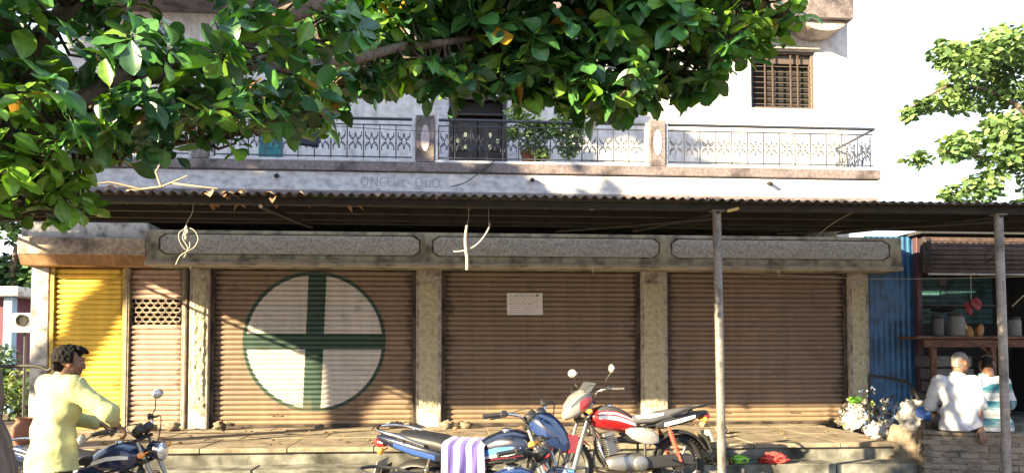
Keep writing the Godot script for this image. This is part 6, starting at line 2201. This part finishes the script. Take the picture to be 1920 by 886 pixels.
func clutter() -> void:
	# paper notice on the middle shutter: heading, lines of small print
	var im := Image.create(192, 144, false, Image.FORMAT_RGB8)
	im.fill(lin(0.6, 0.57, 0.56))
	var ink := lin(0.2, 0.2, 0.2)
	for row in 9:
		var y := 14 + row * 14
		var x := 16
		while x < 176:
			var w := rng.randi_range(5, 20)
			if row == 0: w = rng.randi_range(12, 26)
			for yy in (7 if row == 0 else 4):
				for xx in mini(w, 178 - x):
					if (xx * 7 + yy * 3 + row) % 5 != 0: im.set_pixel(x + xx, y + yy, ink)
			x += w + rng.randi_range(4, 8)
			if row > 1 and x > 120 and rng.randf() < 0.2: break
	for yy in 16:
		for xx in 20:
			if (xx - 10) * (xx - 10) + (yy - 8) * (yy - 8) < 60: im.set_pixel(152 + xx, 6 + yy, lin(0.12, 0.13, 0.07))
	var no := thing("paper_notice", "pale paper notice pasted on the middle brown shutter", "notice", Vector3(0.2, 2.315, 0.0))
	var nm := Mb.new()
	var rows := []
	for i in 9:
		var row := PackedVector3Array()
		for j in 9:
			row.append(Vector3(i / 8.0 * 0.56 - 0.28 + (0.006 if j > 6 else 0.0), 0.17 - j / 8.0 * 0.34, 0.001 + 0.004 * sin(j * 4.1) + 0.004 * sin(i * 1.3 + j)))
		rows.append(row)
	nm.grid(rows)
	var nmat := mat(Color.WHITE, 0.85, {"tex": ImageTexture.create_from_image(im), "by_uv": true})
	nmat.texture_repeat = false
	part("paper", nm, nmat, no)
	# cables and cords
	var kn := thing("cable_knot", "tangled pale cable hanging in loops from the awning at the left", "cable", Vector3(-3.72, 3.14, 3.7))
	var q := Mb.new()
	q.tube(smooth_path([Vector3(0.02, 0.09, 0), Vector3(0.03, -0.06, 0), Vector3(-0.03, -0.2, 0.01), Vector3(-0.02, -0.28, 0)]), 0.005, 6)
	q.tube(smooth_path([Vector3(-0.02, -0.24, 0), Vector3(-0.1, -0.3, 0.02), Vector3(-0.09, -0.4, 0.02), Vector3(-0.03, -0.48, 0.0), Vector3(0.0, -0.42, -0.02), Vector3(-0.03, -0.25, 0)]), 0.0055, 6)
	q.tube(smooth_path([Vector3(-0.03, -0.24, 0), Vector3(0.05, -0.27, 0.01), Vector3(0.09, -0.36, 0.0), Vector3(0.05, -0.45, 0.0), Vector3(-0.02, -0.5, 0.02), Vector3(-0.09, -0.55, 0.02), Vector3(-0.13, -0.64, 0.02)]), 0.0055, 6)
	q.tube(smooth_path([Vector3(-0.04, -0.26, 0.01), Vector3(-0.06, -0.36, 0.03), Vector3(-0.01, -0.46, 0.02), Vector3(-0.05, -0.56, 0.01)]), 0.006, 6)
	for i in 4: q.ball(Vector3(-0.03 + 0.012 * sin(i * 2.0), -0.25 - 0.035 * i, 0.01), Vector3(0.022, 0.024, 0.02), Basis.IDENTITY, 8, 6)
	part("cable", q, M.pale_cable, kn)
	var sp := thing("pale_strip", "pale strip of wood hanging on a string from the awning in the middle", "strip", Vector3(-0.76, 3.14, 3.8))
	q = Mb.new()
	q.tube([Vector3(0, 0.08, 0), Vector3(0.005, -0.12, 0), Vector3(-0.012, -0.2, 0)], 0.003, 5)
	part("string", q, M.pale_cable, sp)
	q = Mb.new()
	q.tube(smooth_path([Vector3(-0.012, -0.19, 0), Vector3(-0.028, -0.32, 0), Vector3(-0.024, -0.45, 0), Vector3(-0.01, -0.56, 0), Vector3(-0.012, -0.68, 0)]), [0.012, 0.013, 0.014, 0.015, 0.016, 0.017, 0.017, 0.018, 0.018, 0.018, 0.018, 0.018, 0.018, 0.018, 0.018, 0.018, 0.018, 0.018, 0.018, 0.017, 0.016], 8)
	part("strip", q, mat(lin(0.62, 0.55, 0.44), 0.8, {"tex": T.fine, "scale": 2.0}), sp)
	var hk := thing("bent_twig", "thin curved pale twig caught behind the hanging strip", "twig", Vector3(-0.76, 3.14, 3.78))
	q = Mb.new()
	q.tube(smooth_path([Vector3(0.23, -0.17, 0), Vector3(0.225, -0.22, 0), Vector3(0.16, -0.33, 0), Vector3(0.07, -0.42, 0), Vector3(-0.05, -0.47, 0), Vector3(-0.16, -0.48, 0)]), 0.0095, 6)
	q.tube([Vector3(0.225, -0.18, 0), Vector3(0.22, 0.02, 0)], 0.002, 4)
	part("wood", q, mat(lin(0.45, 0.42, 0.38), 0.8), hk)
	var wires := [["thin black wire crossing the white slab below the balcony door", [Vector3(-0.28, 4.45, 0.5), Vector3(-0.7, 4.1, 0.62), Vector3(-0.95, 3.85, 1.4)], 0.008, "cable"], ["pale wire sagging under the right part of the awning", [Vector3(3.66, 3.2, 3.9), Vector3(3.4, 3.02, 3.5), Vector3(3.25, 2.72, 3.0)], 0.004, "pale_cable"], ["thin pale wire strung across to the stall", [Vector3(3.3, 2.78, 0.6), Vector3(5.5, 2.68, 0.7), Vector3(8.0, 2.73, 0.75)], 0.004, "pale_cable"], ["pale cord tied in a bow above the stall opening", [Vector3(7.0, 3.2, 1.6), Vector3(6.75, 3.02, 1.5), Vector3(6.72, 2.85, 1.5), Vector3(6.86, 2.95, 1.5), Vector3(6.6, 2.78, 1.5)], 0.006, "cable"], ["dark wire running level across the balcony railing", [Vector3(-3.4, 4.93, 0.55), Vector3(-1.3, 4.84, 0.58), Vector3(-0.1, 4.9, 0.55)], 0.005, "cable"]]
	for w in wires:
		q = Mb.new()
		q.tube(smooth_path(w[1]), w[2], 5)
		var o := part("wire", q, M[w[3]])
		tag(o, w[0], "wire", "loose wires about the shop front")
	# bag on the balcony railing
	var bg := thing("hanging_bag", "dark navy bag hanging by its handles on the balcony railing", "bag", Vector3(-3.05, 4.62, 0.43))
	q = Mb.new()
	q.box(Vector3(0, 0.12, 0.03), Vector3(0.3, 0.25, 0.09), Basis(Vector3(0, 0, 1), -0.12), 0.03)
	part("body", q, M.navy, bg)
	q = Mb.new()
	q.tube(smooth_path([Vector3(-0.11, 0.24, 0.03), Vector3(-0.1, 0.38, 0.02), Vector3(0.0, 0.47, 0.0), Vector3(0.1, 0.38, 0.02), Vector3(0.11, 0.22, 0.03)]), 0.012, 6)
	part("handle", q, M.navy, bg)
	# leaf scrap at the head of the middle post
	q = Mb.new()
	q.box(Vector3(2.07, 3.1, 4.08), Vector3(0.13, 0.03, 0.05), Basis(Vector3(0, 0, 1), 0.25), 0.01)
	tag(part("wood_scrap", q, mat(lin(0.55, 0.42, 0.15), 0.8)), "yellowish wood scrap wedged under the awning by the middle post", "scrap")
	# iron rod past the left corner
	q = Mb.new()
	q.tube(smooth_path([Vector3(-8.6, 1.4, 2.2), Vector3(-6.6, 1.4, 2.4), Vector3(-5.9, 1.41, 2.5), Vector3(-5.72, 1.36, 2.52), Vector3(-5.62, 1.3, 2.54), Vector3(-5.6, 0.42, 2.54)]), 0.022, 8)
	tag(part("railing_pipe", q, M.rust_iron), "bent rusty pipe rail behind the standing man's neck", "railing")
	q = Mb.new()
	q.lathe([Vector2(0.001, 0), Vector2(0.12, 0), Vector2(0.17, 0.12), Vector2(0.16, 0.24), Vector2(0.11, 0.3), Vector2(0.13, 0.34), Vector2(0.1, 0.34), Vector2(0.09, 0.3), Vector2(0.001, 0.29)], Vector3(-6.15, 0.425, 2.1), Basis(Vector3(1, 0, 0), Vector3(0, 0, -1), Vector3(0, 1, 0)), 20)
	tag(part("clay_pot", q, M.pot), "reddish clay pot on the platform behind the standing man", "pot")
	# stones that hold the shutters down
	var stones := [[-5.55, 0.25, 0.08, "brownish stone under the narrow pale shutter"], [-5.3, 0.3, 0.07, "smaller stone right of the one at the narrow shutter"], [-5.0, 0.35, 0.09, "dark flat stone at the foot of the drain pipe"], [-4.35, 0.25, 0.09, "stone at the left foot of the cross-painted shutter"], [-1.82, 0.2, 0.08, "stone left of the second pillar"], [-1.6, 0.2, 0.075, "rounded stone touching the second pillar's foot on its left"], [-1.0, 0.22, 0.085, "stone right of the second pillar"], [-0.72, 0.22, 0.07, "pointed stone at the left foot of the notice shutter"], [2.95, 0.25, 0.06, "low stone in the middle of the sunlit strip"], [5.2, 0.22, 0.085, "stone at the right foot of the last shutter"], [2.9, 1.25, 0.075, "stone lying further out on the sunlit platform"], [-2.9, 0.2, 0.05, "small pebble below the painted ring"]]
	for i in stones.size():
		q = Mb.new()
		var s = stones[i]
		lump(q, Vector3.ZERO, Vector3(s[2] * 1.3, s[2] * 0.75, s[2]), 100 + i, 0.35)
		var o := part("stone", q, M.sand if i % 2 else M.stone_slab, self, Vector3(s[0], 0.42 + s[2] * 0.6, s[1]))
		o.rotation.y = i * 1.7
		tag(o, s[3], "stone", "stones along the feet of the shutters")
	# rubbish and sacks at the right end of the platform
	var sacks := [["white sack slumped at the foot of the last pillar", Vector3(5.0, 0.42, 1.0), Vector3(0.17, 0.16, 0.14)], ["low white bundle between the pillar sack and the rubbish heap", Vector3(5.28, 0.36, 1.35), Vector3(0.2, 0.1, 0.14)], ["wide white sack slumped left of the man in the white shirt", Vector3(5.15, 0.5, 2.3), Vector3(0.26, 0.24, 0.2)], ["small white bundle at the bright corner of the platform", Vector3(4.75, 0.42, 2.05), Vector3(0.15, 0.1, 0.13)]]
	for i in sacks.size():
		var s = sacks[i]
		var t := thing("sack", s[0], "sack", s[1], i * 0.8, "white sacks at the right end of the platform")
		q = Mb.new()
		lump(q, Vector3(0, s[2].y * 0.85, 0), s[2], 200 + i, 0.3, 26, 18)
		part("body", q, M.white_plastic, t)
		if i == 2: continue
		q = Mb.new()
		q.tube([Vector3(0.02, s[2].y * 1.75, 0), Vector3(0.03, s[2].y * 1.9, 0.01), Vector3(0.06, s[2].y * 2.02, 0.02)], [s[2].x * 0.22, s[2].x * 0.1, s[2].x * 0.3], 10)
		part("neck", q, M.white_plastic, t)
	q = Mb.new()
	lump(q, Vector3(5.1, 0.8, 2.6), Vector3(0.13, 0.09, 0.1), 310, 0.3)
	tag(part("blue_bag", q, M.blue_bag), "blue plastic bag tucked against the wide white sack", "bag")
	q = Mb.new()
	lump(q, Vector3(5.02, 0.86, 0.95), Vector3(0.1, 0.05, 0.08), 311, 0.3)
	tag(part("green_bag", q, M.green_bag), "yellow-green plastic scrap on the sack at the last pillar", "bag")
	var xf := []
	var cols := []
	for i in 520:
		var u := rng.randf()
		var h := rng.randf() * rng.randf()
		xf.append(Transform3D(Basis.from_euler(Vector3(rng.randf() * 6, rng.randf() * 6, rng.randf() * 6)) * Basis.from_scale(Vector3.ONE * rng.randf_range(0.03, 0.09)), Vector3(5.0 + u * 0.8, 0.42 + h * (0.55 * sin(PI * clampf(u * 0.8 + 0.1, 0, 1)) + 0.1), 0.75 + rng.randf_range(-0.3, 0.45))))
		var r := rng.randf()
		cols.append(Color(0.3, 0.31, 0.32) if r < 0.4 else (Color(0.13, 0.2, 0.34) if r < 0.66 else (Color(0.08, 0.075, 0.07) if r < 0.9 else (Color(0.5, 0.4, 0.25) if r < 0.95 else Color(0.3, 0.45, 0.08)))))
	var hp := many("rubbish_heap", crumple(3), mat(Color.WHITE, 0.5, {"vcol": true}), xf, cols)
	tag(hp, "heap of crumpled white and blue plastic between the last pillar and the rail", "rubbish")
	q = Mb.new()
	lump(q, Vector3(5.1, 0.1, 2.35), Vector3(0.42, 0.42, 0.42), 320, 0.3, 24, 14)
	tag(part("sand_bank", q, M.sand), "bank of pale sandy earth at the end of the platform by the brick wall", "earth bank")
	# handrail and stake
	var hr := thing("handrail", "bent black iron handrail in front of the blue sheet wall", "handrail")
	q = Mb.new()
	q.tube(smooth_path([Vector3(4.95, 1.24, 1.5), Vector3(5.25, 1.18, 1.75), Vector3(5.3, 1.1, 1.95), Vector3(5.22, 0.72, 2.4)]), 0.02, 8)
	q.tube([Vector3(4.95, 1.24, 1.5), Vector3(4.93, 0.4, 1.5)], 0.018, 8)
	part("pipe", q, M.iron, hr)
	q = Mb.new()
	q.tube([Vector3(5.3, 1.1, 1.95), Vector3(5.3, 0.35, 1.95)], 0.016, 8)
	part("upright", q, M.iron, hr)
	q = Mb.new()
	q.tube([Vector3(4.96, -0.05, 2.75), Vector3(5.0, 0.35, 2.73), Vector3(4.99, 0.72, 2.72)], [0.05, 0.045, 0.04], 9)
	q.tube([Vector3(4.99, 0.6, 2.72), Vector3(5.08, 0.68, 2.74), Vector3(5.12, 0.75, 2.74)], [0.028, 0.022, 0.016], 7)
	tag(part("wooden_stake", q, M.twig), "dark forked wooden stake standing before the left end of the brick wall", "stake")
	# bits on the steps
	q = Mb.new()
	lump(q, Vector3(3.05, 0.25, 2.72), Vector3(0.16, 0.07, 0.1), 330, 0.4, 22, 12)
	tag(part("red_cloth", q, M.cloth_red), "crumpled red cloth lying on the steps", "cloth")
	q = Mb.new()
	lump(q, Vector3(2.62, 0.24, 2.68), Vector3(0.1, 0.05, 0.07), 331, 0.4)
	tag(part("green_wrapper", q, M.green_bag), "bright green wrapper on the steps left of the red cloth", "wrapper")
	xf = []
	cols = []
	for i in 60:
		xf.append(Transform3D(Basis.from_euler(Vector3(rng.randf_range(-0.6, 0.6), rng.randf() * TAU, rng.randf_range(-0.6, 0.6))) * Basis.from_scale(Vector3.ONE * rng.randf_range(0.07, 0.13)), Vector3(2.35 + rng.randfn() * 0.16, 0.2 + absf(rng.randfn()) * 0.05, 2.66 + rng.randfn() * 0.05)))
		cols.append(Color(0.12, 0.09, 0.05).lerp(Color(0.3, 0.22, 0.12), rng.randf()))
	for i in 90:
		xf.append(Transform3D(Basis.from_euler(Vector3(rng.randf_range(-0.3, 0.3), rng.randf() * TAU, rng.randf_range(-0.3, 0.3))) * Basis.from_scale(Vector3.ONE * rng.randf_range(0.04, 0.11)), Vector3(rng.randf_range(-6, 4.7), 0.435, rng.randf_range(0.1, 2.3))))
		cols.append(Color(0.35, 0.22, 0.1).lerp(Color(0.15, 0.08, 0.04), rng.randf()))
	var lt := many("fallen_leaves", leaf_mesh(1), M.dry_leaf, xf, cols)
	tag(lt, "small fallen leaves scattered over the platform and steps", "leaves")
